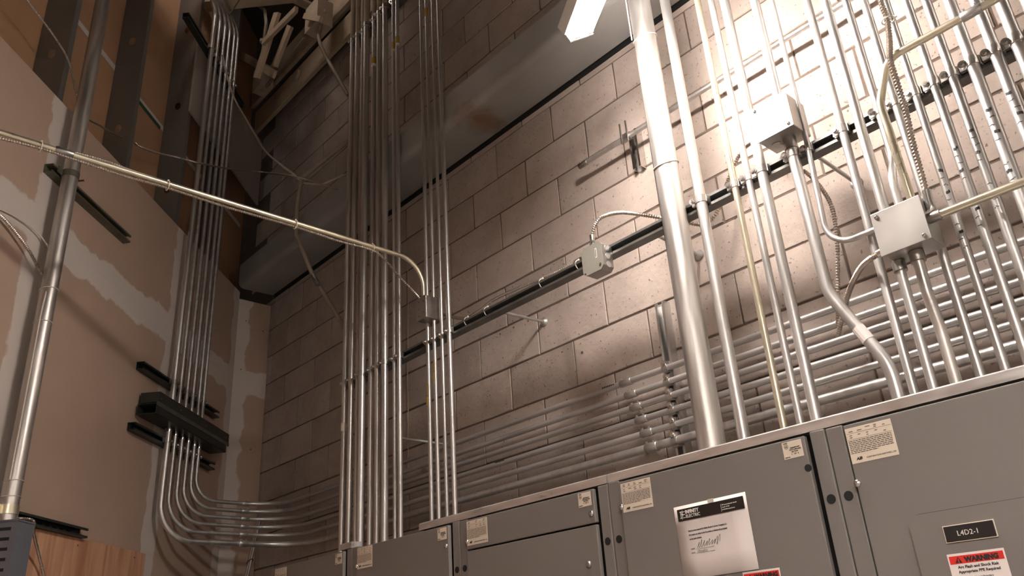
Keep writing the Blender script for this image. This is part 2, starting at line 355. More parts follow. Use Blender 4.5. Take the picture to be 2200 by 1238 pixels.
# far side sheet joints
MB().box(-.3, 2.3, -.1699, -.1688, 5.0, 5.035).build('joint_tape', PAPER, wl)
MB().box(1.03, 1.40, -.1688, -.1675, 4.985, 5.01).build('board_edge_strip', mat('green board paper', (.02, .075, .03), .8), wl)
def stud(t, holes):
    mb = MB(); a, b, th = -.168, -.016, .0016
    # web at constant t, with oval cut-outs, facing +t
    zs = [0]; 
    for zc in holes: zs += [zc - .05, zc + .05]
    zs.append(6.85)
    for i in range(0, len(zs) - 1):
        z0, z1 = zs[i], zs[i + 1]
        if i % 2 == 0:
            mb.box(t, t + th, a, b, z0, z1)
        else:
            zc = (z0 + z1) / 2; yc = (a + b) / 2; n = 16; bb = len(mb.v)
            for s_i in range(n):
                ang = 2 * math.pi * s_i / n; cx, cz = math.cos(ang), math.sin(ang); k = 1 / max(abs(cx), abs(cz))
                mb.v.append(Vector((t + th, yc + cx * k * (b - a) / 2, zc + cz * k * .05))); mb.v.append(Vector((t + th, yc + cx * .019, zc + cz * .028)))
                mb.v.append(Vector((t, yc + cx * k * (b - a) / 2, zc + cz * k * .05))); mb.v.append(Vector((t, yc + cx * .019, zc + cz * .028)))
            for s_i in range(n):
                p, q = bb + 4 * s_i, bb + 4 * ((s_i + 1) % n)
                mb.face((p, q, q + 1, p + 1)); mb.face((p + 2, p + 3, q + 3, q + 2)); mb.face((p + 1, q + 1, q + 3, p + 3))
    mb.box(t - .035, t, b - th, b, 0, 6.85); mb.box(t - .035, t - .035 + th, b - .01, b - th, 0, 6.85)
    mb.box(t - .035, t, a, a + th, 0, 6.85)
    return mb.build('wall_stud', STUDM, wl)
for t, hs in ((.38, [4.563, 5.18, 5.8]), (.992, [4.563, 5.184, 5.805]), (1.585, [3.98, 4.594, 5.203, 5.81]), (2.203, [4.59, 5.8]), (2.81, [4.6, 5.2]), (3.42, [4.6]), (4.03, [4.6])): stud(t, hs)
# return piece between the slanted wall and the blocks
we = MB().bbox(.0, .238, -.0155, 0, 1.2, 4.255, .0012).build('trim_1', DRY); tag(we, kind='structure')
we.matrix_world = Matrix.Translation((-2.5, -.24, 0)) @ Matrix.Rotation(math.pi / 2, 4, 'Z') @ Matrix.Scale(-1, 4, (0, 1, 0))
for (a, z) in ((.06, 4.1), (.19, 4.05), (.05, 3.74), (.16, 3.2), (.19, 2.8)):
    MB().cyl((a, .0, z), (a, .0012, z), .004, 8).build('screw_head', INK, we)
# ================================================================== BEAM AND COLUMN
prof = []
r_ = .045
pr = [(-.012, 4.322), (-.272 + r_, 4.316)]
for i in range(1, 8):
    a = math.radians(270 - i * 90 / 8); pr.append((-.272 + r_ + r_ * math.cos(a), 4.316 + r_ + r_ * math.sin(a)))
pr += [(-.272, 4.316 + r_), (-.272, 4.49), (-.262, 4.50), (-.012, 4.50)]
bm_ = MB(); bm_.prism(pr, (-2.46, 0, 0), Y, Z, (6.9, 0, 0))
beam = bm_.build('steel_beam', BEAMM); tag(beam, 'grey painted steel beam running along the block wall, rust stained underside', 'beam')
bs = MB()
for x in (-.75, .02, .55): bs.box(x, x + .03, -.0119, .004, 4.33, 4.40)
bs.build('anchor_shim', DKSTEEL, beam)
colm = empty('steel_column', dw(.12, -.32, 0))
cmb = MB()
cm = [(-.1, -.1), (.1, -.1), (.1, -.088), (.006, -.088), (.006, .088), (.1, .088), (.1, .1), (-.1, .1), (-.1, .088), (-.006, .088), (-.006, -.088), (-.1, -.088)]
cmb.prism(cm, (0, 0, 0), DE, DN, (0, 0, 6.85)); cmb.build('shaft', DKSTEEL, colm)
MB().obox((0, 0, .01), DE * .16, DN * .16, Z * .01).build('base_plate', DKSTEEL, colm)
tag(colm, 'dark steel column standing behind the studs at the left end of the grey beam', 'column')
# ================================================================== SWITCHBOARD
YF, ZT = -.665, 2.263
seams = [-.925, -.25, .422, 1.092, 1.757, 2.43, 3.10]
unit_lab = ['grey switchboard section at the far left end, its top nearly out of view',
            'grey switchboard section with a plain tall door under the nine pipe bundle',
            'grey switchboard section with a short upper panel over a separate door',
            'grey switchboard section with a white notice taped to its door',
            'grey switchboard section with a black engraved plate on a raised inner door',
            'grey switchboard section past the right edge of the photo']
def nameplate(parent, x, z, w_=.104, h=.077):
    y = YF - .0125
    p = MB().bbox(x, x + w_, y, y + .0008, z - h, z, .0003).build('rating_label', CREAM, parent); p['label'] = 'white rating label with printed text'
    t = MB(); yb = y - .0003
    for zz in (.155, .33): t.box(x + .002, x + w_ - .002, yb, y, z - h * zz - .0004, z - h * zz)
    rnd = random.Random(int(x * 1000))
    for zz in (.05, .1, .21, .27):
        for q in range(5):
            if rnd.random() < .75: t.box(x + .008 + q * .019, x + .008 + q * .019 + rnd.uniform(.004, .011), yb, y, z - h * zz - .0013, z - h * zz)
    for q in range(8):
        zz = .37 + q * .048; xa = x + .003
        e = x + w_ * (.95 if q < 7 else .62)
        while xa < e:
            l = rnd.uniform(.004, .012); t.box(xa, min(xa + l, e), yb, y, z - h * zz - .0013, z - h * zz); xa += l + .0016
    t.build('fine_print', INK, p)
    text('AIB', .0085, INK, front(x + .012, yb, z - h + .0065), p, bold=.0004, shear=.3)
    text('CORPORATION', .0046, INK, front(x + .034, yb, z - h + .0068), p)
    text('HARTWELL, GA', .0046, INK, front(x + .068, yb, z - h + .0068), p)
def listing(parent, x, z, w_=.050, h=.039):
    y = YF - .0125
    p = MB().bbox(x, x + w_, y, y + .0008, z - h, z, .0003).build('listing_label', CREAM, parent); p['label'] = 'small cream listing sticker'
    yb = y - .0003
    ring = MB(); c = Vector((x + .010, yb, z - .011)); n = 14
    for i in range(n):
        a, b = 2 * math.pi * i / n, 2 * math.pi * (i + 1) / n; k = len(ring.v)
        for (r, q) in ((.0052, a), (.0052, b), (.0043, b), (.0043, a)): ring.v.append(c + Vector((r * math.cos(q), 0, r * math.sin(q))))
        ring.face((k, k + 1, k + 2, k + 3))
    ring.build('ring_mark', INK, p)
    for body, sz, dx, dz in (('UL', .0052, .0068, .013), ('LISTED', .0036, .0035, .0045), ('DEADFRONT', .0042, .019, .017), ('SWITCHBOARD', .0042, .0165, .0215), ('SECTION', .0042, .021, .026), ('1    OF   6', .0044, .020, .0315), ('ISSUE NO.', .0030, .003, .0365)):
        text(body, sz, INK, front(x + dx, yb, z - dz), p, bold=.0001)
def warning(parent, x, z, yo, w_=.104, h=.15):
    y = YF - yo
    p = MB().bbox(x, x + w_, y, y + .0008, z - h, z, .0003).build('warning_label', PAPER, parent); p['label'] = 'white arc flash sticker with a red header'
    yb = y - .0003
    MB().box(x + .003, x + w_ - .003, yb, y, z - .019, z - .0045).build('red_header', RED, p)
    tr = MB(); k = yb - .0003
    tr.prism([(x + .013, z - .0175), (x + .026, z - .0175), (x + .0195, z - .006)], (0, k, 0), X, Z, (0, .0003, 0)); tr.build('warning_triangle', INK, p)
    text('!', .0095, RED, front(x + .0185, k - .0003, z - .0168), p, bold=.0006)
    text('WARNING', .0125, INK, front(x + .031, k, z - .0165), p, bold=.0008, xs=1.0)
    for body, sz, dz in (('Arc Flash and Shock Risk', .0072, .0275), ('Appropriate PPE Required', .0070, .0360), ('Flash Hazard Boundary', .0048, .0460)):
        text(body, sz, INK, front(x + w_ / 2, yb, z - dz), p, align='CENTER', bold=.0002 if sz > .006 else 0)
    text('101 in', .0048, INK, front(x + .006, yb, z - .0510), p)
def screw(parent, x, z, y=YF - .0115, r=.0085):
    mb = MB(); mb.ring_tube([(x, y + .001, z), (x, y - .003, z), (x, y - .006, z), (x, y - .0075, z)], [r, r, r * .75, r * .3], 12)
    mb.build('screw', BRIGHT, parent)
for i in range(6):
    a, b = seams[i], seams[i + 1]; u = empty('switchboard_section', (0, 0, 0))
    tag(u, unit_lab[i], 'cabinet', 'switchboard sections standing side by side along the wall')
    g = .0012; back = -.125
    body = MB().box(a + g + .002, b - g - .002, YF + .03, back, 0, ZT + .0003).build('enclosure', GREYP, u)
    MB().box(a + .006, b - .006, YF + .0282, YF + .0296, .05, ZT).build('seam_shade', HOLE, u)  # black sheet painting the shade behind the panel seams
    for (p0, p1, hx, rr) in ((a + g, a + .0425, .0215, .0105), (b - .0385, b - g, -.0195, .0105)):
        if i == 0 and p0 < -.9: p0 = a + .01
        pm = MB().bbox(p0, p1, YF, YF + .028, 0, ZT - (.0 if i % 2 else .002), .003).build('frame_post', GREYP, u)
        hc = (a if hx > 0 else b) + hx
        for zz in (2.108, 1.30):
            MB().cyl((hc, YF - .0012, zz), (hc, YF + .004, zz), rr, 18).build('knockout_hole', HOLE, pm)
    p0, p1 = a + .050, b - .046
    if i == 2:
        MB().bbox(p0, p1, YF - .012, YF + .002, 2.162, ZT - .008, .0025).build('upper_panel', GREYP, u)
        d = MB().bbox(p0, p1, YF - .012, YF + .002, .2, 2.157, .0025).build('door', GREYP, u)
        mb = MB(); mb.ring_tube([(1.006, YF - .011, 2.055), (1.006, YF - .016, 2.055), (1.006, YF - .019, 2.055)], [.0095, .0095, .006], 14); mb.build('latch', CASTZ, d)
    else:
        d = MB().bbox(p0, p1, YF - .012, YF + .002, .2, ZT - .008, .0025).build('door', GREYP, u)
    if i == 4:
        x0, x1, z0, z1, rr = 1.90, 2.36, .9, 2.044, .024; prf = []
        for (cx, cz, a0) in ((x1 - rr, z1 - rr, 0), (x0 + rr, z1 - rr, 90), (x0 + rr, z0 + rr, 180), (x1 - rr, z0 + rr, 270)):
            for k in range(6):
                an = math.radians(a0 + k * 18); prf.append((cx + rr * math.cos(an), cz + rr * math.sin(an)))
        idr = MB().prism(prf, (0, YF - .0225, 0), X, Z, (0, .0115, 0)).build('inner_door', GREYP, d)
        cx_, cz_ = (x0 + x1) / 2, (z0 + z1) / 2
        MB().prism([(cx_ + (a_ - cx_) * 1.009, cz_ + (b_ - cz_) * 1.0032) for a_, b_ in prf], (0, YF - .0128, 0), X, Z, (0, .0009, 0)).build('door_gap_shade', HOLE, idr)  # black rim painting the shade of the gap round the inner door
    u_l = {0: (-.862, 2.250), 1: (-.192, 2.252), 2: (.476, 2.250), 3: (1.150, 2.248), 4: (1.809, 2.246), 5: (2.482, 2.246)}[i]
    nameplate(u, *u_l)
    if i < 5: listing(u, b - .105, 2.250)
    if i in (1, 2, 3, 4): screw(u, a + .0475 + .006, 2.187 if i != 4 else 2.128)
    if i in (1, 2): screw(u, b - .058, 2.188)
    if i in (0, 3):
        MB().ring_tube([(b - .052, YF - .0128, 2.182 if i else 2.12), (b - .052, YF - .011, 2.182 if i else 2.12)], .0085, 14).build('screw_hole', HOLE, u)
    if i == 3: warning(u, 1.489, 1.981, .0136, .098)
    if i == 4:
        pl = MB().bbox(1.965, 2.057, YF - .0270, YF - .0226, 1.984, 2.013, .001).use(BLACKPL).build('name_plate', BLACKPL, u); pl['label'] = 'black engraved plate with a cream edge'
        MB().bbox(1.9635, 2.0585, YF - .0256, YF - .0226, 1.9825, 2.0145, .0005).build('plate_border', CREAM, pl)
        text('L4D2-1', .0135, INKW, front(1.988, YF - .0273, 1.9935), pl)
        warning(u, 1.957, 1.9625, .0240)
# galvanised rails along the top edge
def rail(x0, x1, label):
    mb = MB(); mb.prism([(YF + .002, ZT + .0005), (YF + .002, ZT + .022), (YF + .008, ZT + .026), (YF + .05, ZT + .026), (YF + .05, ZT + .0005)], (x0, 0, 0), Y, Z, (x1 - x0, 0, 0))
    o = mb.build('top_rail', RAILM); tag(o, label, 'rail')
rail(-.345, -.262, 'short bent metal lip on top of the far left switchboard section')
rail(.19, 1.088, 'left galvanised rail along the switchboard top, under the four bright pipes')
rail(1.094, 2.428, 'right galvanised rail along the switchboard top, catching the lamp light')
# notice
pn = empty('paper_notice', (1.319, YF - .0137, 2.157))
pb = MB(); xs = [0, .05, .11, .165, .2150]; zs = [0, -.045, -.085, -.13, -.1755]; rnd = random.Random(3)
for j, z in enumerate(zs):
    for i, x in enumerate(xs): pb.v.append(Vector((x, -rnd.uniform(0, .0012) if 0 < j else 0, z)))
for j in range(len(zs) - 1):
    for i in range(len(xs) - 1):
        k = j * len(xs) + i; pb.face((k, k + 1, k + 1 + len(xs), k + len(xs)), True)
sh = pb.build('sheet', PAPER, pn, fix=False)
md = sh.modifiers.new('thick', 'SOLIDIFY'); md.thickness = .0004; md.offset = -1
MB().box(.0115, .2085, -.0036, -.0022, -.0375, -.0085).build('black_header', BLACKPL, pn)
text('INFINITY', .0118, INKW, front(.0365, -.0040, -.0215), pn, bold=.0006, xs=.86)
text('ELECTRIC', .0108, INKW, front(.0365, -.0040, -.0318), pn, bold=.0002, xs=.93)
lg = MB()                                 # lightning monogram
for (x0, x1, z0, z1) in ((.0185, .0262, -.0158, -.0142), (.0212, .0230, -.0295, -.0158), (.0185, .0245, -.0311, -.0295), (.0283, .0350, -.0168, -.0152), (.0283, .0350, -.0234, -.0218), (.0283, .0350, -.0311, -.0295)): lg.box(x0, x1, -.0040, -.0036, z0, z1)
lg.prism([(.0283, -.0105), (.0238, -.0232), (.0266, -.0232), (.0246, -.0350), (.0300, -.0203), (.0271, -.0203)], (0, -.0040, 0), X, Z, (0, .0004, 0))
lg.build('lightning_logo', INKW, pn)
MB().box(.1435, .1442, -.0040, -.0036, -.0345, -.0165).build('divider_line', INKW, pn)
for k, bd in enumerate(('800 Progressive Industrial Dr. Suite 100', 'Maryville, TN 37801', '865-000-0000 infinityelectric.com')):
    text(bd, .0040, INKW, front(.1465, -.0040, -.0205 - k * .0056), pn, xs=.66)
for k, bd in enumerate(('Panel has been inspected by Infinity Electric & Service Company LLC.', 'All breakers are either in the On position or blanked off and labeled', 'on the panel schedule.')):
    text(bd, .0054, INK, front(.036, -.0024, -.0655 - k * .0098), pn, bold=.0001, xs=.76)
text('NAME:', .0042, INK, front(.036, -.0024, -.1085), pn); text('DATE:', .0042, INK, front(.036, -.0024, -.1180), pn)
MB().box(.051, .105, -.0024, -.0020, -.1095, -.1090).build('ruled_line', INK, pn)
MB().box(.051, .105, -.0024, -.0020, -.1190, -.1185).build('ruled_line', INK, pn)
rnd = random.Random(11); q = []
for i in range(9): q += [(.055 + i * .0075, -.0025, -.1065 + i * .0005), (.0645 + i * .0078, -.0025, -.092 + rnd.uniform(-.006, .003) + i * .0006), (.060 + i * .0079, -.0025, -.103 + rnd.uniform(-.002, .003))]
MB().ring_tube(spline(q, 5), .0004, 4).build('signature', INK, pn); q = []
for i in range(7): q += [(.054 + i * .0046, -.0025, -.1175), (.0575 + i * .0046, -.0025, -.1115 + rnd.uniform(-.002, .001))]
MB().ring_tube(spline(q, 4), .0003, 4).build('written_date', INK, pn)
MB().bbox(.106, .124, -.0016, -.0010, -.0070, .0015, .0003).build('tape', mat('clear tape', (.56, .50, .46), .2), pn)
tag(pn, 'white notice with a black header taped to a grey switchboard door', 'notice')
pn.rotation_euler = (0, math.radians(-.6), 0)
# ================================================================== STRUT CHANNELS
def strut(a, b, w_dir, out, label, m, cat='strut channel', w_=.0413, d=.0413, name='strut_channel', slots=True, group=None):
    a, b = Vector(a), Vector(b); mb = MB(); mb.prism(strut_profile(w_, d), a, w_dir, out, b - a)
    o = mb.build(name, m)
    tag(o, label, cat, group)
    if slots:
        ax = (b - a).normalized(); L = (b - a).length; sl = MB(); p = .06
        while p < L - .05:
            sl.obox(a + ax * p + Vector(out) * .0029, ax * .014, Vector(w_dir) * .0065, Vector(out) * .0004); p += .0508
        sl.build('slot', HOLE, o)['kind'] = 'stuff'
    return o
SY = -.2437
strut((-.99, SY, 3.19), (.172, SY, 3.19), Z, -Y, 'dark strut channel held off the blocks behind the centre pipe bundles', STRUTD)
strut((.1735, SY, 3.19), (2.62, SY, 3.19), Z, -Y, 'long dark strut channel carrying the small grey box and the right hand pipes', STRUTD)
MB_ = MB().box(.14, .205, SY + .0003, SY + .004, 3.172, 3.208).build('splice_plate', BRIGHT); tag(MB_, 'flat plate joining two strut channels by their bolts', 'plate')
for dx in (.156, .19): MB().hexbolt((dx, SY - .0035, 3.19), (0, -1, 0), .009, .006).build('bolt', BRIGHT, MB_)
strut((-1.03, SY, 5.45), (.35, SY, 5.45), Z, -Y, 'dim upper strut channel behind the nine pipe bundle near the roof', STRUTD)
strut((.905, -.0005, 2.40), (.905, -.0005, 3.035), X, -Y, 'upright bright strut bolted to the blocks holding the six level pipes', GALV)
strut((.897, -.0005, 3.645), (.897, -.0005, 3.83), X, -Y, 'short upright strut piece under the end of the high level pipe', BRIGHT)
for k, (x, z, lab) in enumerate(((-.50, 2.80, 'stand-off rod half hidden behind the nine pipe bundle'), (.247, 3.188, 'stand-off rod with wall flange left of the small grey box'), (1.09, 3.171, 'stand-off rod with wall flange beside the largest pipe'), (1.72, 3.17, 'stand-off rod behind the bent pipe below the upper galvanised box'), (2.35, 3.17, 'stand-off rod at the right end of the long strut'))):
    r = empty('standoff_rod', (x, 0, z)); z2 = (3.19 if k else 2.80)
    p0, p1 = Vector((0, -.006, 0)), Vector((0, SY + .004, 3.178 - z)) if k else Vector((-.06, -.23, .02))
    MB().cyl(p0, p1, .0065, 10).build('rod', GALVH, r)
    MB().ring_tube([(0, -.0005, 0), (0, -.005, 0), (0, -.010, 0), (0, -.018, 0)], [.021, .021, .012, .011], 16).build('flange', GALVH, r)
    tag(r, lab, 'bracket', 'rods holding the strut off the block wall')
def dstrut(t0, t1, z, label, m):
    o = strut(dw(t0, .0005, z), dw(t1, .0005, z), Z, DN, label, m); return o
dstrut(2.225, 1.535, 3.925, 'olive strut on the drywall behind the large left pipe, upper one', OLIVE)
dstrut(2.55, 1.535, 2.452, 'dark strut along the plywood top beside the louvred enclosure', BLACKST)
dstrut(1.245, .262, 3.338, 'dark strut above the black wireway, left pipe group', BLACKST)
dstrut(1.255, .262, 3.012, 'dark strut below the black wireway, left pipe group', BLACKST)
dstrut(1.25, .30, 5.69, 'dim high strut behind the top of the left pipe group', BLACKST)
# wireway
ww = empty('black_wireway', dw(.7, 0, 3.13))
def wl_box(mb, t0, t1, n0, n1, z0, z1):
    c = dw((t0 + t1) / 2, (n0 + n1) / 2, (z0 + z1) / 2) - ww.location
    return mb.obox(c, DE * (t1 - t0) / 2, DN * (n1 - n0) / 2, Z * (z1 - z0) / 2)
WT0, WT1 = .30, 1.19
wl_box(MB(), WT0 - .03, WT1, .016, .118, 3.150, 3.205).build('upper_trough', BLACKST, ww)
lo = MB(); wl_box(lo, WT0, WT1 + .02, .016, .0185, 3.085, 3.140); wl_box(lo, WT0, WT1 + .02, .016, .118, 3.085, 3.088); wl_box(lo, WT0, WT1 + .02, .1155, .118, 3.085, 3.142); wl_box(lo, WT0, WT1 + .02, .016, .118, 3.137, 3.1395)
lo.build('lower_trough', BLACKST, ww)
wl_box(MB(), WT0 - .03, WT1 + .02, .118, .121, 3.128, 3.149).build('hinge_strip', STRUTD, ww)
sw_ = MB()
for t in (.33, .62, .95, 1.17): sw_.hexbolt(dw(t, .1185, 3.17) - ww.location, DN, .005, .004)
sw_.build('cover_screws', BRIGHT, ww)
tag(ww, 'black painted wireway trough crossing the six left pipes', 'wireway')
# ================================================================== CONDUITS
def add_strap(parent, c, axis, out, side, r, ear=.016):   # strut strap: band, flat ear with a round washer, and its bolt
    c = Vector(c); axis, out, side = Vector(axis), Vector(out), Vector(side); mb = MB()
    mb.ring_tube([c - axis * .013, c + axis * .013], r + .0020, 18)
    mb.obox(c + side * (r + ear / 2), side * (ear / 2 + .002), axis * .012, out * .0018)
    mb.obox(c + side * (r + ear / 2) - out * .009, side * (ear / 2 + .002), axis * .012, out * .0018)
    mb.obox(c - side * (r + .001) - out * (r * .55), side * .004, axis * .013, out * (r * .6))
    st = mb.build('pipe_clamp', CLAMP, parent); p = c + side * (r + .0055) + out * (r * .75)
    b = MB(); b.cyl(p + out * .0018, p + out * .0042, .0108, 16); b.cyl(p - out * (r * .75 + .012), p + out * .010, .0032, 8); b.hexbolt(p + out * .0042, out, .0070, .005); b.build('clamp_bolt', BRIGHT, st)
def add_coupling(parent, a, b, r, out=(0, -1, 0), m=None):
    a, b = Vector(a), Vector(b); mb = MB(); d = (b - a).normalized()
    mb.ring_tube([a, a + d * .002, b - d * .002, b], [r + .0012, r + .0028, r + .0028, r + .0012], 14)
    o = Vector(out)
    for f in (.22, .78):
        p = a + (b - a) * f + o * (r + .001); mb.hexbolt(p, o, .0042, .0055)
    mb.build('coupling', m or GALVH, parent)
def conduit(pts, r, label, m, fil=.0, seg=16, group=None, name='conduit', fseg=9):
    root = MB().ring_tube(fillet(pts, fil, fseg) if fil else [Vector(p) for p in pts], r, seg).build(name, m)
    tag(root, label, 'conduit', group); return root
FACE = SY - .0413
ordn = ['first', 'second', 'third', 'fourth', 'fifth', 'sixth', 'seventh', 'eighth', 'ninth']
# nine pipes of the centre bundle: x at the strut, radius, extra stand-off
nine = [(-.944, .0152, 0, GALV2), (-.881, .0160, 0, GALV2), (-.826, .0117, 0, GALV2), (-.771, .0200, 0, GALV), (-.696, .0141, 0, GALV2), (-.636, .0161, 0, GALV2), (-.570, .0180, 0, GALV), (-.4975, .0096, 0, GALV), (-.453, .0117, 0, GALV)]
lab9 = ['leftmost pipe of the nine pipe centre bundle', 'second pipe from the left in the nine pipe centre bundle', 'thin brownish third pipe of the nine pipe bundle, left of its thickest pipe', 'thickest pipe of the nine pipe centre bundle', 'fifth pipe of the nine pipe bundle, just right of its thickest pipe', 'sixth pipe from the left in the nine pipe centre bundle', 'seventh pipe of the nine pipe bundle, widest on its right half', 'thin eighth pipe of the nine pipe centre bundle', 'rightmost pipe of the nine pipe centre bundle']
for i, (x, r, dy, m_) in enumerate(nine):
    y = FACE - r - dy - .002
    c = conduit([(x, y, 2.2), (x, y, 6.8)], r, lab9[i], m_, group='nine pipes of the centre bundle')
    add_strap(c, (x, y, 3.188), Z, -Y, -X, r, .013); add_strap(c, (x, y, 5.45), Z, -Y, -X, r, .013)
    MB().ring_tube([(x, y, 5.468), (x, y, 6.8)], r + .0005, 16).build('overpainted_length', OVERP, c)
    if i in (4, 7, 8):
        zz = (5.10, 5.08, 5.09)[(4, 7, 8).index(i)] 
        p = MB(); p.ring_tube([(x, y, zz), (x, y, zz + .05)], r + .0006, 16); p.build('yellow_sticker', YSTICK, c)
        p = MB(); p.ring_tube([(x, y, zz - .018), (x, y, zz)], r + .0006, 16); p.build('white_sticker', PAPER, c)
    if i == 0:
        MB().ring_tube([(x, y, 2.93), (x, y, 2.97)], r + .0015, 16).build('tape_band', CREAM, c)
four = [(-.2235, .0100), (-.175, .0090), (-.119, .0086), (-.0625, .0112)]
lab4 = ['leftmost of the four bright pipes, entering a small square box', 'second of the four bright pipes right of the centre bundle', 'third of the four bright pipes right of the centre bundle', 'rightmost of the four bright pipes right of the centre bundle']
C4 = []
for i, (x, r) in enumerate(four):
    y = FACE - r - .002
    c = conduit([(x, y, 2.2), (x, y, 6.8)], r, lab4[i], GALV, group='four bright pipes right of the centre bundle'); C4.append(c)
    add_strap(c, (x, y, 3.188), Z, -Y, -X, r, .016)
    if i < 2:
        y2 = (2.90, 3.00)[i]; p = MB(); p.obox((x - r * .2, y - r - .0006, y2), (.005, 0, 0), (0, .0006, 0), (0, 0, .02)); p.obox((x + r * .5, y - r * .9 - .0006, y2 + .05), (.003, 0, 0), (0, .0006, 0), (0, 0, .03)); p.build('yellow_paint_mark', YSTICK, c)
    if i == 1:
        MB().ring_tube([(x, y, 5.09), (x, y, 5.15)], r + .0006, 14).build('yellow_sticker', YSTICK, c)
    if i == 3:
        MB().ring_tube([(x, y, 5.22), (x, y, 5.25)], r + .003, 14).build('coupling', CASTZ, c)
# right-hand pipes
right = [('big', 1.242, .0420, .018, GALV2, 'largest pipe in front of the block wall, with a black cable behind it'),
         ('p2', 1.328, .0185, 0, GALV, 'smooth grey pipe just right of the largest pipe'),
         ('p3', 1.457, .0112, 0, YELLOW_Z, 'thin yellowish pipe, left one of a close trio'),
         ('p4', 1.510, .0112, 0, GALV, 'thin middle pipe of the close trio beside the yellowish one'),
         ('p5', 1.562, .0162, 0, GALV, 'thicker right pipe of the close trio, left of the upper box'),
         ('p8', 1.834, .0122, 0, GALV, 'straight pipe passing behind the left edge of the lower box'),
         ('p11', 1.995, .0122, 0, GALV, 'straight pipe passing behind the right edge of the lower box'),
         ('p12', 2.051, .0112, 0, GALV, 'thin pipe with black pen ticks, first right of the lower box'),
         ('p13', 2.103, .0125, 0, GALV, 'pipe with black pen ticks, second right of the lower box'),
         ('p14', 2.151, .0125, 0, GALV, 'pipe with black pen ticks, third right of the lower box'),
         ('p15', 2.205, .0155, 0, GALV, 'thicker pipe with pen ticks, fourth right of the lower box'),
         ('p16', 2.262, .0155, 0, GALV, 'thicker pipe at the right edge, fifth right of the lower box'),
         ('p17', 2.314, .0165, 0, GALV, 'thick pipe at the right edge, sixth right of the lower box'),
         ('p18', 2.366, .0150, 0, GALV, 'rightmost pipe, seen only at the upper right corner')]
RP = {}
for k, x, r, dy, m_, lab in right:
    y = FACE - r - .002 - dy
    c = conduit([(x, y, 2.2), (x, y, 6.8)], r, lab, m_, group='upright pipes on the right half of the wall', seg=28 if r > .03 else 18); RP[k] = (c, x, y, r)
    if k != 'big': add_strap(c, (x, y, 3.19), Z, -Y, -X, r, .016)
    if k in ('p12', 'p13', 'p14', 'p15', 'p16'):
        rnd = random.Random(k); mk = MB(); zb = {'p12': 2.93, 'p13': 2.97, 'p14': 3.0, 'p15': 3.03, 'p16': 3.05}[k]
        for q in range(9):
            z = zb - q * .022 - (.05 if q > 4 else 0); seg0 = rnd.uniform(-.6, .1); 
            for s_i in range(3):
                an = -math.pi / 2 + seg0 + s_i * .3; mk.obox((x + (r + .0003) * math.cos(an), y + (r + .0003) * math.sin(an), z + rnd.uniform(-.002, .002)), (-math.sin(an) * r * .16, math.cos(an) * r * .16, 0), (math.cos(an) * .0003, math.sin(an) * .0003, 0), (0, 0, .0008 if q % 3 else .004))
        mk.build('pen_marks', INK, c)['kind'] = 'stuff'
c, x, y, r = RP['big']
for k, (za, zb) in enumerate(((3.915, 3.945), (3.355, 3.385))):
    pts = [(x + (r + .002) * math.cos(a), y + (r + .002) * math.sin(a), za + (zb - za) * math.sin(a) * .5) for a in [i * 2 * math.pi / 20 for i in range(21)]]
    MB().ring_tube(pts, .0022, 6).build('cable_tie', PLASTIC, c)
MB().obox((x - .055, y - .03, 2.300), (.028, 0, .012), (0, .006, 0), (0, 0, .003)).build('wood_shim', CREAM, c)
bc = MB().ring_tube(spline([(x - r - .0075, y + .012, 2.25), (x - r - .007, y + .006, 2.9), (x - r - .0068, y + .004, 3.4), (x - r - .007, y + .01, 4.0), (x - r - .007, y + .02, 5.2)], 8), .0062, 8).build('black_cable', BLACKC)
tag(bc, 'black cable running up along the left side of the largest pipe', 'cable')
wc = MB().ring_tube(spline([(x - r - .002, y - .022, 3.93), (x - r - .001, y - .023, 4.4), (x - r - .002, y - .022, 5.2)], 8), .0026, 6).build('white_cable', PLASTIC)
tag(wc, 'thin white cable tied to the upper part of the largest pipe', 'cable')
# pipe with box above: p6, bends right at the bottom
YP = FACE - .0152 - .002
ub = empty('junction_box', (1.66, YP, 3.305))
c6 = conduit([(1.668, YP, 3.37), (1.668, YP, 6.8)], .0150, 'pipe dropping into the top of the upper galvanised box', GALV, group='upright pipes on the right half of the wall')
MB().ring_tube([(1.668, YP, 3.363), (1.668, YP, 3.395)], .0178, 14).build('box_connector', CASTZ, c6)
c6b = conduit([(1.672, YP, 3.25), (1.677, YP, 2.72), (1.792, YP, 2.47), (1.797, YP, 2.2)], .0172, 'thick pipe with two bends running from the upper box to the switchboard', GALV, [.16, .2], group='upright pipes on the right half of the wall')
MB().ring_tube([(1.672, YP, 3.205), (1.672, YP, 3.248)], .0205, 16).build('box_connector', CASTZ, c6b)
MB().hexbolt((1.660, YP - .018, 3.228), (-.4, -1, 0), .006, .010).build('set_screw', BRIGHT, c6b)
add_strap(c6b, (1.673, YP, 3.19), Z, -Y, -X, .0172, .016)
st = MB(); d_ = Vector((.115, 0, -.25)).normalized(); sd = Y.cross(d_)
for k in range(6):
    an = math.radians(-70 + 26 * k); o_ = -math.cos(an) * Y + math.sin(an) * sd; tg = math.sin(an) * Y + math.cos(an) * sd
    st.obox(Vector((1.677, YP, 2.72)) + Vector((.115, 0, -.25)) * .60 + o_ * .0174, d_ * .024, tg * .0041, o_ * .0003)
st.build('white_sticker', PAPER, c6b)
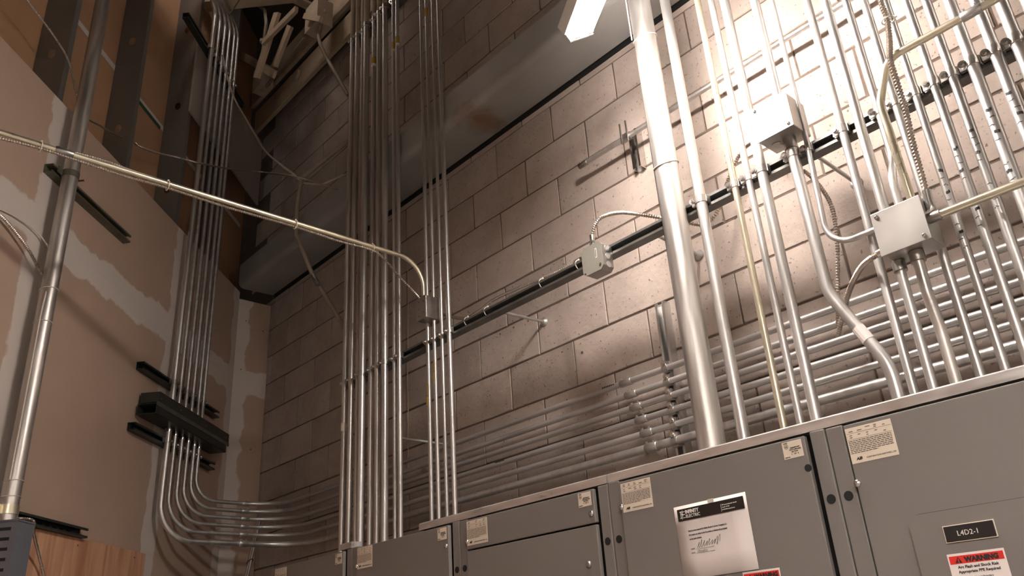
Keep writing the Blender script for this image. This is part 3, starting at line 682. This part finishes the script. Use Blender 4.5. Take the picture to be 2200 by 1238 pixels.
def jbox(root, x0, x1, z0, z1, yf, yb, m, lid=None):
    o = root.location
    MB().bbox(x0 - o.x, x1 - o.x, yf - o.y, yb - o.y, z0 - o.z, z1 - o.z, .003).build('box_body', m, root)
    c = MB().bbox(x0 - .003 - o.x, x1 + .003 - o.x, yf - .003 - o.y, yf - .0003 - o.y, z0 - .003 - o.z, z1 + .003 - o.z, .001).build('cover_plate', lid or m, root)
    for (px, pz) in ((x0 + .012, z1 - .010), (x1 - .012, z0 + .010)):
        MB().ring_tube([(px - o.x, yf - .003 - o.y, pz - o.z), (px - o.x, yf - .006 - o.y, pz - o.z), (px - o.x, yf - .008 - o.y, pz - o.z)], [.006, .005, .002], 10).build('cover_screw', BRIGHT, c)
    return c
SPANG = mat('spangled galvanised sheet', (.24, .238, .245), .52, .85, noise=.42, nscale=26, rvar=.12, bump=.25, bscale=40)
SHEETG = mat('flat galvanised sheet', (.46, .445, .42), .42, 1, noise=.10, nscale=5, rvar=.08)
jbox(ub, 1.600, 1.722, 3.246, 3.366, -.362, -.255, SHEETG, SPANG)
MB().ring_tube([(1.632 - ub.location.x, -.305 - YP, -.0605), (1.632 - ub.location.x, -.305 - YP, -.0595)], .016, 18).build('knockout', SHEETG, ub)
tag(ub, 'square galvanised junction box with mottled cover high beside the trio of pipes', 'junction box')
# thin pipe p7: down right of upper box, bends into the lower box
YP7 = FACE - .0085 - .002
c7 = conduit([(1.727, YP7 - .0, 6.8), (1.721, YP7, 3.19), (1.712, YP7 - .01, 2.845), (1.885, YP7 - .03, 2.835)], .0085, 'thin pipe curving sideways into the left side of the lower box', GALV, [2.0, .085], group='upright pipes on the right half of the wall')
add_strap(c7, (1.721, YP7, 3.19), Z, -Y, -X, .0085, .016)
MB().ring_tube([(1.872, YP7 - .03, 2.835), (1.897, YP7 - .03, 2.835)], .012, 14).build('box_connector', BRIGHT, c7)
# lower box
lb = empty('junction_box', (1.955, -.36, 2.77))
jbox(lb, 1.893, 2.016, 2.714, 2.830, -.420, -.325, SHEETG)
tag(lb, 'square galvanised junction box on the right with pipes on all four sides', 'junction box')
c = conduit([(1.908, -.35, 6.8), (1.904, -.35, 2.826)], .0140, 'upright pipe entering the top of the lower box at its left', GALV, group='upright pipes on the right half of the wall')
MB().ring_tube([(1.904, -.35, 2.832), (1.904, -.35, 2.850)], .0175, 14).build('box_connector', BRIGHT, c)
c = conduit([(1.948, FACE - .0135, 6.8), (1.946, FACE - .0135, 3.03), (1.944, -.35, 2.94), (1.944, -.35, 2.826)], .0115, 'upright pipe with a slight kink entering the top of the lower box at its middle', GALV, [.12, .12], group='upright pipes on the right half of the wall')
MB().ring_tube([(1.944, -.35, 2.832), (1.944, -.35, 2.850)], .0150, 14).build('box_connector', BRIGHT, c)
add_strap(c, (1.946, FACE - .0135, 3.19), Z, -Y, -X, .0115, .016)
for pts, fr, r, m_, lab in (([(1.901, -.35, 2.718), (1.899, -.35, 2.2)], 0, .0125, GALV, 'upright pipe leaving the bottom of the lower box at its left'), ([(1.957, -.37, 2.718), (1.955, -.37, 2.60), (1.956, -.355, 2.50), (1.951, -.345, 2.2)], [.2, .2], .0140, GALV2, 'browned upright pipe leaving the bottom of the lower box at its right')):
    c = conduit(pts, r, lab, m_, fr, group='upright pipes on the right half of the wall')
    p0 = pts[0]; MB().ring_tube([(p0[0], p0[1], 2.685), (p0[0], p0[1], 2.712)], r + .005, 14).build('box_connector', CASTZ, c)
yc = conduit([(2.75, -.395, 3.268), (2.036, -.395, 3.266), (1.985, -.392, 3.15), (1.982, -.365, 2.826)], .0108, 'yellowish pipe sweeping down from the upper right into the lower box', YELLOW_Z, [.055, .1])
add_coupling(yc, (2.235, -.395, 3.2665), (2.285, -.395, 3.2667), .0108, (0, -.5, 1))
c = conduit([(2.012, -.398, 2.772), (2.75, -.398, 2.762)], .0105, 'yellowish level pipe leaving the right side of the lower box', YELLOW_Z)
MB().ring_tube([(2.016, -.398, 2.772), (2.048, -.398, 2.7715)], .0138, 14).build('box_connector', CASTZ, c)
# six level pipes that start on the slanted wall, turn and run along the blocks
six_t = [.543, .605, .686, .765, .850, .938]; six_z = [2.766, 2.714, 2.661, 2.608, 2.554, 2.496]; six_r = [.0118, .0118, .0118, .0118, .0118, .0160]
lab6 = ['topmost of six level pipes along the blocks, nearest the corner on the left wall', 'second from the top of the six level pipes along the blocks', 'third from the top of the six level pipes along the blocks', 'fourth from the top of the six level pipes along the blocks', 'fifth from the top of the six level pipes along the blocks', 'thickest and lowest of the six level pipes, outermost at the left bend']
for i in range(6):
    t, z, r = six_t[i], six_z[i], six_r[i]; n = .0425 + r + .002; p = dw(t, n, 0); yb = -.0425 - r - .002; ztop = 6.05 + .028 * (5 - i)
    top = dw(t + 1.6, n, ztop)
    pts = [top, Vector((p.x, p.y, ztop)), Vector((p.x, p.y, z)), Vector((p.x - .03, yb, z)), Vector((3.2, yb, z))]
    c = conduit(pts, r, lab6[i], GALV if i == 5 else GALVH, [.10, .13 + .012 * i, .24], group='six pipes from the left wall along the blocks', fseg=10, seg=14)
    add_strap(c, dw(t, n, 3.338), Z, DN, -DE, r, .016); add_strap(c, dw(t, n, 3.012), Z, DN, -DE, r, .016); add_strap(c, dw(t, n, 5.69), Z, DN, -DE, r, .016)
    MB().ring_tube([dw(t, n, 3.058), dw(t, n, 3.084)], r + .004, 14).build('connector', BRIGHT, c)
    add_strap(c, (.905, yb, z), X, -Y, Z, r, .012)
    xc = .71 + .026 * (5 - i) * -.2 + .012 * i
    add_coupling(c, (xc, yb, z), (xc + .055, yb, z), r, (0, -.5, 1), CLAMP)
    qq = Vector((p.x, p.y, z)); e = Vector((p.x - .03, yb, z)); dd = (e - qq).normalized(); a = qq + dd * ((e - qq).length * .55)
    add_coupling(c, a, a + dd * .05, r, (.6, 0, 1), GALVH)
    if i in (0, 3):
        mk = MB(); xm = .60 if i == 0 else -.06
        for q in range(7): mk.obox((xm + q * .009, yb - r * .9, z + r * .5), (.003, 0, 0), (0, .0004, .0006), (0, 0, .003))
        mk.build('printed_marking', INK, c)
# high level pipe with its end by the short strut
hp = conduit([(.632, -.083, 3.777), (3.2, -.083, 3.775)], .0105, 'high level pipe along the blocks ending above the small grey box', GALV)
add_coupling(hp, (.622, -.083, 3.777), (.672, -.083, 3.777), .0105, (0, -.3, 1), CASTZ)
for dx in (-.016, .016): MB().cyl((.897 + dx, -.083 - .0145, 3.745), (.897 + dx, -.083 - .0145, 3.845), .0042, 8).build('clamp_bolt', BRIGHT, hp)
MB().obox((.897, -.0835, 3.777), (.02, 0, 0), (0, .0125, 0), (0, 0, .0135)).build('pipe_clamp', CASTZ, hp)
# small box at the four bright pipes
gb = empty('junction_box', (-.2, -.33, 3.33))
x0, x1, z0, z1 = -.231, -.158, 3.275, 3.386; yf, yb = -.352, -.256
o = gb.location
MB().bbox(x0 - o.x, x1 - o.x, yf - o.y, yb - o.y, z0 - o.z, z1 - o.z, .002).build('box_body', CASTZ, gb)
MB().bbox(x0 - .002 - o.x, x1 + .002 - o.x, yf - .003 - o.y, yf - o.y, z0 - .002 - o.z, z1 + .002 - o.z, .001).build('cover_plate', SHEETG, gb)
dots = MB()
for (a_, b_) in ((.02, .02), (.02, .055), (.02, .09), (.055, .03), (.055, .085)): dots.cyl((x0 + a_ - o.x, yf - .0036 - o.y, z0 + b_ - o.z), (x0 + a_ - o.x, yf - .003 - o.y, z0 + b_ - o.z), .003, 8)
dots.build('cover_holes', INK, gb)
tag(gb, 'small square steel box on the first of the four bright pipes', 'junction box')
# crossing pipe from the left wall to that box
ep = conduit([(-.2, -2.60, 3.575), (-.2, -.335, 3.575), (-.2, -.335, 3.385)], .0105, 'yellowish level pipe crossing the room in front of the large left pipe', YELLOW_Z, [.135])
add_coupling(ep, (-.2, -1.935, 3.575), (-.2, -1.875, 3.575), .0105, (0, 0, 1), CASTZ)
EP = ep
# bolts poking beside the four bright pipes
# large left pipe
nl = .0425 + .034; BL = dw(2.148, nl, 0)
lp = conduit([(BL.x, BL.y, 2.36), (BL.x, BL.y, 6.8)], .0335, 'large pipe rising from the louvred enclosure up the left wall', GALV2, seg=26)
lcl = MB(); c_ = dw(2.148, nl, 3.925); lcl.ring_tube([c_ - Z * .015, c_ + Z * .015], .037, 22)
for sgn in (-1, 1): lcl.obox(c_ + DE * sgn * .045 - DN * .02, DE * .016, DN * .0025, Z * .015)
lc = lcl.build('pipe_clamp', OLIVE, lp); MB().cyl(c_ + DE * -.048 - DN * .03, c_ + DE * -.048 + DN * .035, .0045, 8).build('clamp_bolt', COPPER, lc)
lcl = MB(); c_ = dw(2.148, nl, 2.455); lcl.ring_tube([c_ - Z * .017, c_ + Z * .017], .037, 22)
for sgn in (-1, 1): lcl.obox(c_ + DE * sgn * .052 - DN * .01, DE * .024, DN * .0025, Z * .017)
lc = lcl.build('pipe_clamp', YELLOW_Z, lp); MB().hexbolt(c_ - DE * .05 - DN * .006, DN, .009, .008).build('clamp_bolt', CASTZ, lc)
for z in (3.36, 3.21, 2.56, 2.50):
    pts = [BL + Vector((.0355 * math.cos(a), .0355 * math.sin(a), z + .004 * math.sin(a + 1))) for a in [i * 2 * math.pi / 20 for i in range(21)]]
    MB().ring_tube(pts, .0016, 6).build('cable_tie', PLASTIC, lp)
# louvred enclosure under it
le = empty('louvred_enclosure', dw(2.16, 0, 0))
o = le.location
def lbox(mb, t0, t1, n0, n1, z0, z1): return mb.obox(dw((t0 + t1) / 2, (n0 + n1) / 2, (z0 + z1) / 2) - o, DE * (t1 - t0) / 2, DN * (n1 - n0) / 2, Z * (z1 - z0) / 2)
lbox(MB(), 2.096, 2.198, .0425, .155, 1.2, 2.404).build('housing', BLUEGREY, le)
lbox(MB(), 2.093, 2.201, .0415, .158, 2.404, 2.410).build('lid', BLUEGREY, le)
for q in range(12):
    lbox(MB(), 2.198, 2.1990, .062, .135, 2.372 - q * .036, 2.383 - q * .036).build('vent_slot', HOLE, le)
tag(le, 'blue grey louvred enclosure at the bottom left corner below the large pipe', 'enclosure')
# ================================================================== SMALL GREY BOX ON THE STRUT
sb = empty('junction_box', (.862, -.31, 3.15)); o = sb.location
x0, x1, z0, z1, ch = .808, .908, 3.098, 3.210, .014
oct_ = [(x0 + ch, z0), (x1 - ch, z0), (x1, z0 + ch), (x1, z1 - ch), (x1 - ch, z1), (x0 + ch, z1), (x0, z1 - ch), (x0, z0 + ch)]
oc = [(a - o.x, b - o.z) for a, b in oct_]
MB().prism(oc, (0, FACE - .002 - o.y, 0), X, Z, (0, -.054, 0)).build('box_body', SHEETG, sb)
MB().prism([(a * 1.02, b * 1.02) for a, b in oc], (0, FACE - .0563 - o.y, 0), X, Z, (0, -.003, 0)).build('cover_plate', GREYBOX, sb)
ko = MB()
for dz in (-.034, 0, .034): ko.ring_tube([(x1 - o.x, FACE - .028 - o.y, 3.154 + dz - o.z), (x1 + .0008 - o.x, FACE - .028 - o.y, 3.154 + dz - o.z)], .0125, 14)
ko.build('knockouts', GALV, sb)
lb_ = MB().box(.875 - o.x, .883 - o.x, FACE - .0602 - o.y, FACE - .0594 - o.y, 3.150 - o.z, 3.188 - o.z).build('white_label', PAPER, sb)
MB().box(.8775 - o.x, .8805 - o.x, FACE - .0606 - o.y, FACE - .0602 - o.y, 3.153 - o.z, 3.185 - o.z).build('fine_print', INK, lb_)
MB().ring_tube([(.845 - o.x, FACE - .03 - o.y, z1 - o.z - .001), (.845 - o.x, FACE - .03 - o.y, z1 - o.z + .020), (.845 - o.x, FACE - .03 - o.y, z1 - o.z + .022), (.845 - o.x, FACE - .03 - o.y, z1 - o.z + .056)], [.013, .013, .010, .010], 12).build('cable_connector', BRIGHT, sb)
for (a, b) in ((x0 + .012, z0 + .006), (x1 - .012, z0 + .02)): MB().hexbolt((a - o.x, FACE - .0593 - o.y, b - o.z), (0, -1, 0), .0045, .003).build('cover_screw', BRIGHT, sb)
tag(sb, 'small grey square box fixed on the long strut with a flexible cable on top', 'junction box')
# ================================================================== FLEXIBLE CABLES
def flex(pts, label, r=.0062, m=None, plain=False, n=12, pitch=.0085, group=None):
    s2 = spline(pts, n)
    mb = MB()
    if plain: mb.ring_tube(s2, r, 8)
    else: armor(mb, s2, r, pitch)
    o_ = mb.build('flexible_cable' if not plain else 'cable', m or ARMOR); tag(o_, label, 'cable', group); return o_
def P(px, py, y): return on_y(px, py, y)
def tie(parent, c, r, axis):
    c, axis = Vector(c), Vector(axis).normalized(); ref = Z if abs(axis.z) < .8 else X; u = (ref - axis * ref.dot(axis)).normalized(); v = axis.cross(u)
    pts = [c + (u * math.cos(a) + v * math.sin(a)) * r for a in [i * 2 * math.pi / 14 for i in range(15)]]
    mb = MB().ring_tube(pts, .0021, 6); mb.obox(c + u * (r + .003), u * .004, v * .003, axis * .003); mb.build('cable_tie', PLASTIC, parent)
f1 = flex([Vector((.845, FACE - .03, 3.262)), P(1282, 478, FACE - .03), P(1300, 464, FACE - .03), P(1335, 457, FACE - .03), P(1375, 461, FACE - .02), P(1420, 468, FACE + .02), P(1450, 474, -.2), P(1480, 479, -.18), P(1510, 483, -.16), P(1530, 470, -.15), P(1545, 446, -.14), P(1562, 395, -.10), P(1580, 350, -.09), P(1600, 318, -.10), P(1625, 300, -.2)], 'flexible metal cable looping from the small grey box behind the largest pipe', .0078)
f2 = flex([P(1256, 552, FACE - .02), P(1240, 560, -.22), P(1222, 571, -.215), P(1195, 586, -.232), P(1163, 599, -.236), P(1110, 621, -.237), P(1060, 645, -.236), P(1030, 668, -.232), P(1000, 684, -.222), P(962, 679, -.21), P(930, 668, -.2), P(905, 660, -.24)], 'flexible metal cable tied along the back of the strut left of the small grey box', .0075)
for px, py in ((1163, 603), (1045, 664), (1003, 700), (1243, 580)):
    q = P(px, py, -.27); tie(f2, (q.x, -.262, 3.205), .022, X)
f3 = flex([P(1725, 366, -.20), P(1745, 382, -.2), P(1770, 412, -.2), P(1788, 448, -.2), P(1797, 500, -.2), P(1800, 560, -.19), P(1800, 625, -.16), P(1800, 700, -.10)], 'flexible metal cable hanging behind the thin curved pipe', .0070)
f4 = flex([P(1892, 544, -.36), P(1870, 556, -.35), P(1850, 575, -.31), P(1833, 605, -.26), P(1820, 640, -.2), P(1800, 720, -.12)], 'flexible metal cable leaving the lower left of the lower box', .0085)
MB().ring_tube([P(1896, 541, -.36), P(1886, 546, -.36)], .0115, 10).build('cable_connector', BRIGHT, f4)
f5 = flex([P(1880, -60, -.40), P(1893, 5, -.405), P(1906, 40, -.405), P(1911, 85, -.412), P(1913, 130, -.425), P(1925, 170, -.425), P(1945, 235, -.41), P(1962, 310, -.40), P(1980, 375, -.39), P(1990, 415, -.385)], 'flexible metal cable hanging down to the right side of the lower box', .0085, pitch=.0095)
tie(f5, P(1908, 44, -.398), .017, Z)
mb = MB(); mb.ring_tube(fillet([P(1990, 410, -.385), P(1996, 435, -.385), Vector((2.028, -.385, 2.80)), Vector((2.014, -.385, 2.79))], .012, 5), .0115, 12); mb.hexbolt(P(1988, 424, -.372), (-.5, -1, .2), .006, .008); mb.build('angle_connector', BRIGHT, f5)
# cable under the crossing pipe
q = [Vector((-.2, y, z)) for y, z in ((-2.35, 3.50), (-2.2, 3.535), (-2.1, 3.552), (-1.98, 3.560), (-1.85, 3.557), (-1.7, 3.552), (-1.539, 3.557), (-1.3, 3.552), (-1.0, 3.557), (-.8, 3.552), (-.617, 3.556), (-.54, 3.52), (-.46, 3.455), (-.38, 3.40))]
f6 = flex(q + [Vector((-.215, -.33, 3.372))], 'flexible cable tied beneath the level pipe that crosses the room', .0060)
for y in (-1.98, -1.539, -1.001, -.617): tie(f6, (-.2, y, 3.567), .0185, Y)
f6b = flex([Vector((-.2, -1.87, 3.588)), Vector((-.2, -1.8, 3.591)), Vector((-.2, -1.73, 3.590)), Vector((-.2, -1.66, 3.583))], 'short length of flexible cable lying on top of the crossing pipe', .005)
# cables on the left wall
flex([on_d(30, -40, .015), on_d(57, 0, .015), on_d(82, 32, .015), on_d(112, 72, .015), on_d(138, 112, .015), on_d(152, 145, .01), on_d(160, 185, .0), on_d(172, 228, -.01), on_d(190, 255, .0), on_d(215, 270, -.01), on_d(240, 285, -.02), on_d(262, 295, -.06), on_d(268, 296, -.10)], 'thin cable looping across the open studs at the top left', .0052)
fw = [on_d(290, 308, -.06), on_d(300, 315, -.02), on_d(335, 328, .0), on_d(375, 337, .03), on_d(430, 351, .12), on_d(490, 362, .12), on_d(560, 370, .2), P(620, 377, -.42), P(665, 388, -.36), P(700, 399, -.32), P(725, 407, -.30)]
flex(fw, 'thin cable stretched from the studs across the left pipe group to the beam', .0060)
flex([on_d(478, 118, .14), on_d(487, 160, .14), on_d(503, 210, .15), on_d(525, 250, .16), on_d(548, 290, .18), on_d(570, 325, .2), P(600, 352, -.45), P(625, 370, -.38), P(645, 388, -.30), P(655, 394, -.28), P(690, 396, -.26), P(712, 388, -.22), P(735, 378, -.18), P(742, 376, -.14)], 'cream cable falling from the roof past the left pipe group', .0070, WIRE, True)
flex([on_d(-40, 430, .02), on_d(0, 462, .02), on_d(30, 495, .025), on_d(60, 535, .03), on_d(82, 575, .04), on_d(98, 606, .05), on_d(92, 650, .05), on_d(80, 690, .04)], 'flexible cable crossing the joint compound behind the large left pipe', .0075)
RB = BL + DE * .040
flex([on_d(-30, 445, .008), on_d(0, 450, .008), on_d(40, 470, .01), on_d(80, 500, .015), on_d(103, 530, .03), on_d(113, 565, .075)] + [Vector((RB.x, RB.y, z)) + DN * .012 for z in (3.25, 3.1, 2.9, 2.7, 2.56)], 'thin white cable tied down the left side of the large left pipe', .0032, PLASTIC, True)
RB2 = BL - DE * .038 - DN * .012
flex([Vector((RB2.x, RB2.y, z)) - DE * d for z, d in ((3.35, -.01), (3.0, 0), (2.92, .006), (2.8, .006), (2.7, 0), (2.62, 0), (2.56, .004), (2.50, .012), (2.44, .020))] + [on_d(70, 1118, .14), on_d(72, 1145, .10), on_d(80, 1180, .06), on_d(90, 1220, .04), on_d(102, 1275, .03)], 'flexible cable down the right side of the large left pipe to the plywood', .0062)
# twine hanging on the block wall
tw = MB().ring_tube(spline([P(876, 560, -.012), P(877, 640, -.01), P(876, 800, -.012), P(877, 900, -.01), P(877, 1010, -.012)], 5), .0022, 5).build('twine', THREAD); tag(tw, 'thin straw coloured string hanging on the blocks between the pipe bundles', 'string')
# pipe with offset bends past the beam, left of the centre bundle
op = conduit([(-1.15, -.05, 5.035), P(648, 384, -.30), P(638, 440, -.325), P(636, 505, -.325), P(672, 592, -.27), P(738, 700, -.10), P(760, 735, -.03)], .0135, 'dull pipe bending around the grey beam left of the centre bundle', BROWNW, [.03, .2, .12, .1, .1])
a_, b_ = P(672, 592, -.27), P(684, 612, -.255); add_coupling(op, a_, b_, .0135, (0, -1, .2), CASTZ)
# vertical strut brace behind the level pipes at the far left
vb = empty('pipe_brace', (0, 0, 0)); lo_, hi_ = P(525, 1262, -.22), P(556, 1120, -.20)
for s_i in (-.012, .012):
    MB().cyl(lo_ + X * s_i, hi_ + X * s_i, .0085, 10).build('pipe', GALVH, vb)
m3 = lo_ + (hi_ - lo_) * .38; MB().ring_tube([m3 + Vector((.028 * math.cos(a), .014 * math.sin(a), .012 * math.cos(a))) for a in [i * math.pi / 7 for i in range(15)]], .003, 5).build('tie_wire', REDTIE, vb)
tag(vb, 'pair of slim tubes tied with red wire, low by the corner beneath the level pipes', 'brace')
# ================================================================== LIGHT FIXTURE
def strip_light(c0, ang, L, label, m_tube, hang_to, roll=0.0, hood=0.0):
    root = empty('strip_light', c0); d = Vector((math.cos(ang), math.sin(ang), 0)); p0 = Vector((-d.y, d.x, 0)); p = math.cos(roll) * p0 + math.sin(roll) * Vector((0, 0, 1)); up = d.cross(p)
    b = MB(); b.prism([(-.055, .030), (-.062, .068), (-.055, .075), (.055, .075), (.062, .068), (.055, .030)], (0, 0, 0), p, up, d * L); b.build('housing', WHITE_EN, root)
    for e in (-.003, L + .003): MB().obox(d * e + up * .03, d * .003, p * .050, up * .034).build('end_cap', WHITE_EN, root)
    for s_i in ((-1, 1) if hood else ()):
        MB().obox(d * L / 2 + p * s_i * (.075 + hood * .2) - up * (hood / 2 - .03), d * L / 2, p * .001 + up * 0, up * hood / 2).build('added_hood_side', WHITE_EN, root)
    if hood: MB().obox(d * L / 2 + up * .029, d * L / 2, p * (.076 + hood * .2), up * .001).build('added_hood_top', WHITE_EN, root)  # hood added to keep the unseen lamp's light off the upper wall
    for s_i in (-1, 1):
        t = MB().cyl(d * .022 + p * s_i * .029 + up * .006, d * (L - .022) + p * s_i * .029 + up * .006, .0150, 14).build('fluorescent_tube', m_tube, root)
        for e in (.016, L - .016): MB().obox(d * e + p * s_i * .029 + up * .010, d * .006, p * .011, up * .018).build('lamp_holder', WHITE_EN, root)
    for f in (.3, .8): MB().cyl(d * L * f + up * .07, d * L * f + up * .07 + Z * (hang_to - c0[2] - .07), .0022, 6).build('hanger_wire', BRIGHT, root)
    tag(root, label, 'lamp'); return root
strip_light((1.171, -.630, 3.825), math.radians(-30), .64, 'lit twin tube fluorescent strip light hanging below the grey beam', TUBEM, 6.9, math.radians(27))
strip_light((2.75, -3.25, 3.5), math.radians(38), 1.22, 'added strip light with an added hood, unseen beside the camera', FARM, 6.9, 0.0, .06)  # unseen, added to brighten the cabinet fronts
strip_light((-1.55, -.86, 6.60), math.radians(-45), .61, 'added strip light, unseen high near the roof', HIGHM, 6.9)  # unseen, added to brighten the roof framing
# ================================================================== ROOF FRAMING
def ledger(x0, x1, y, z0, z1, label):
    mb = MB(); mb.bbox(x0, x1, y, y + .032, z0, z1, .003); o_ = mb.build('ledger', TIMBER); tag(o_, label, 'ledger'); return o_
ledger(-2.80, 3.2, -.104, 5.885, 6.085, 'lower dusty ledger along the block wall under the roof joists')
ledger(-2.80, 3.2, -.150, 6.115, 6.345, 'upper dusty ledger along the block wall under the roof joists')
bl_ = MB().obox(P(640, 160, -.12) , (.02, 0, .01), (0, .01, 0), (0, 0, .02)).build('wood_block', TIMBER); tag(bl_, 'small wood chip wedged between the two ledgers', 'block')
def joist(x, lab):
    L = min(4.6, (x + 2.5) / .697 * .717 + .24 - .15 - .25); r = empty('bar_joist', (x, -.155, 6.40))
    for (z, s_) in ((0, .012), (.36, .014)):
        mb = MB(); mb.obox((-.022, -L / 2, z), (.014, 0, 0), (0, L / 2, 0), (0, 0, s_)); mb.obox((.022, -L / 2, z), (.014, 0, 0), (0, L / 2, 0), (0, 0, s_)); mb.build('chord', TIMBER, r)
    k = 0; y = -.05
    while y > -L + .3:
        a = Vector((0, y, .01 if k % 2 else .35)); b = Vector((0, y - .28, .35 if k % 2 else .01)); MB().cyl(a, b, .011, 8).build('web_bar', TIMBER, r); y -= .28; k += 1
    tag(r, lab, 'joist', 'roof bar joists over the room')
for k, x in enumerate((-1.75, -1.15, -.55, .05, .9, 1.9)): joist(x, 'dusty bar joist spanning out from the ledger, number %s from the corner' % ordn[k])
rb = MB(); c_ = Vector((-1.86, -.62, 6.285))
rb.obox(c_, DN * .34, DE * .05, Z * .010); rb.obox(c_ + Z * .10, DN * .34, DE * .05, Z * .010); rb.obox(c_ + Z * .05, DN * .34, DE * .008, Z * .045)
rb = rb.build('cross_beam', TIMBER); tag(rb, 'brown roof beam crossing the top left corner above the pipes', 'beam')
# boxes and pipes below the roof
def rbox(c, sx, sy, sz, label, lid=True):
    r = empty('junction_box', c); MB().bbox(-sx, sx, -sy, sy, -sz, sz, .003).build('box_body', DUSTY, r)
    MB().bbox(-sx - .003, sx + .003, -sy - .003, -sy, -sz - .003, sz + .003, .001).build('cover_plate', DUSTY, r)
    MB().ring_tube([(sx, 0, 0), (sx + .02, 0, 0)], .016, 12).build('box_connector', DUSTY, r); MB().ring_tube([(0, 0, -sz), (0, 0, -sz - .02)], .016, 12).build('box_connector', DUSTY, r)
    tag(r, label, 'junction box'); return r
YB = -.26
cA, cB = P(566, 172, YB), P(686, 40, YB)
rbox(cA, .075, .05, .10, 'dusty box at the left end of the pipe beside the ledgers')
rbox(cB, .085, .06, .11, 'larger dusty box near the roof left of the centre bundle')
rc = conduit([P(572, 186, YB), P(667, 66, YB)], .013, 'dusty pipe joining two boxes beside the ledgers', BROWNW)
add_coupling(rc, P(655, 80, YB), P(662, 72, YB), .013, (0, -1, 0), CASTZ)
conduit([P(690, 50, YB - .02), P(684, 74, YB - .02), P(688, 96, YB - .03), P(705, 130, -.24), P(748, 205, -.20)], .0125, 'dusty pipe hanging from the larger roof box to the centre bundle', BROWNW, [.04, .05, .06])
rv = conduit([P(553, 10, -.5), P(569, 22, -.5), P(572, 50, -.5), P(560, 150, -.45)], .012, 'dusty upright pipe dropping to the left roof box', BROWNW, [.05, .05])
q = P(563, 88, -.47); MB().ring_tube([q - Z * .012, q + Z * .012], .017, 12).build('pipe_clamp', DUSTY, rv)
for k, (a, b, y, w_, lab) in enumerate((((596, 28), (551, 168), -.48, .045, 'steep dusty brace plate beside the left roof box'), ((624, 56), (590, 142), -.40, .040, 'second steep brace plate right of the left roof box'), ((637, 20), (566, 92), -.55, .022, 'dusty channel rising from the upright pipe clamp to the roof'), ((516, 117), (590, 160), -.35, .03, 'flat dusty bar crossing behind the left roof box'), ((655, 35), (690, 42), -.36, .02, 'short dusty arm beside the larger roof box'))):
    A, B = P(*a, y), P(*b, y); d = (B - A).normalized(); s_v = d.cross(Vector((0, 1, 0))).normalized()
    o_ = MB().obox((A + B) / 2, (B - A) / 2, s_v * w_, d.cross(s_v) * .012).build('brace', TIMBER); tag(o_, lab, 'brace')
br = MB().cyl(P(492, 33, -.9), P(517, -5, -.9), .006, 8).build('hanger_rod', BRIGHT); tag(br, 'short bright rod end at the top left near the roof beam', 'rod')
# small anchors left in the blocks
for k, (px, py) in enumerate(((1251, 758), (2035, 253), (1135, 690), (1104, 704), (1075, 718))):
    a = on_y(px, py, 0); mb = MB(); mb.ring_tube([(a.x, .004, a.z), (a.x, -.002, a.z)], .007 if k < 2 else .005, 10); o_ = mb.build('wall_anchor', MORTAR if k != 1 else INK)
    tag(o_, ('ring shaped anchor left in the block right of the stand-off rod', 'dark anchor hole near the right edge below the strut', 'first old anchor left of the wall flange', 'second old anchor left of the wall flange', 'third old anchor left of the wall flange')[k], 'anchor')
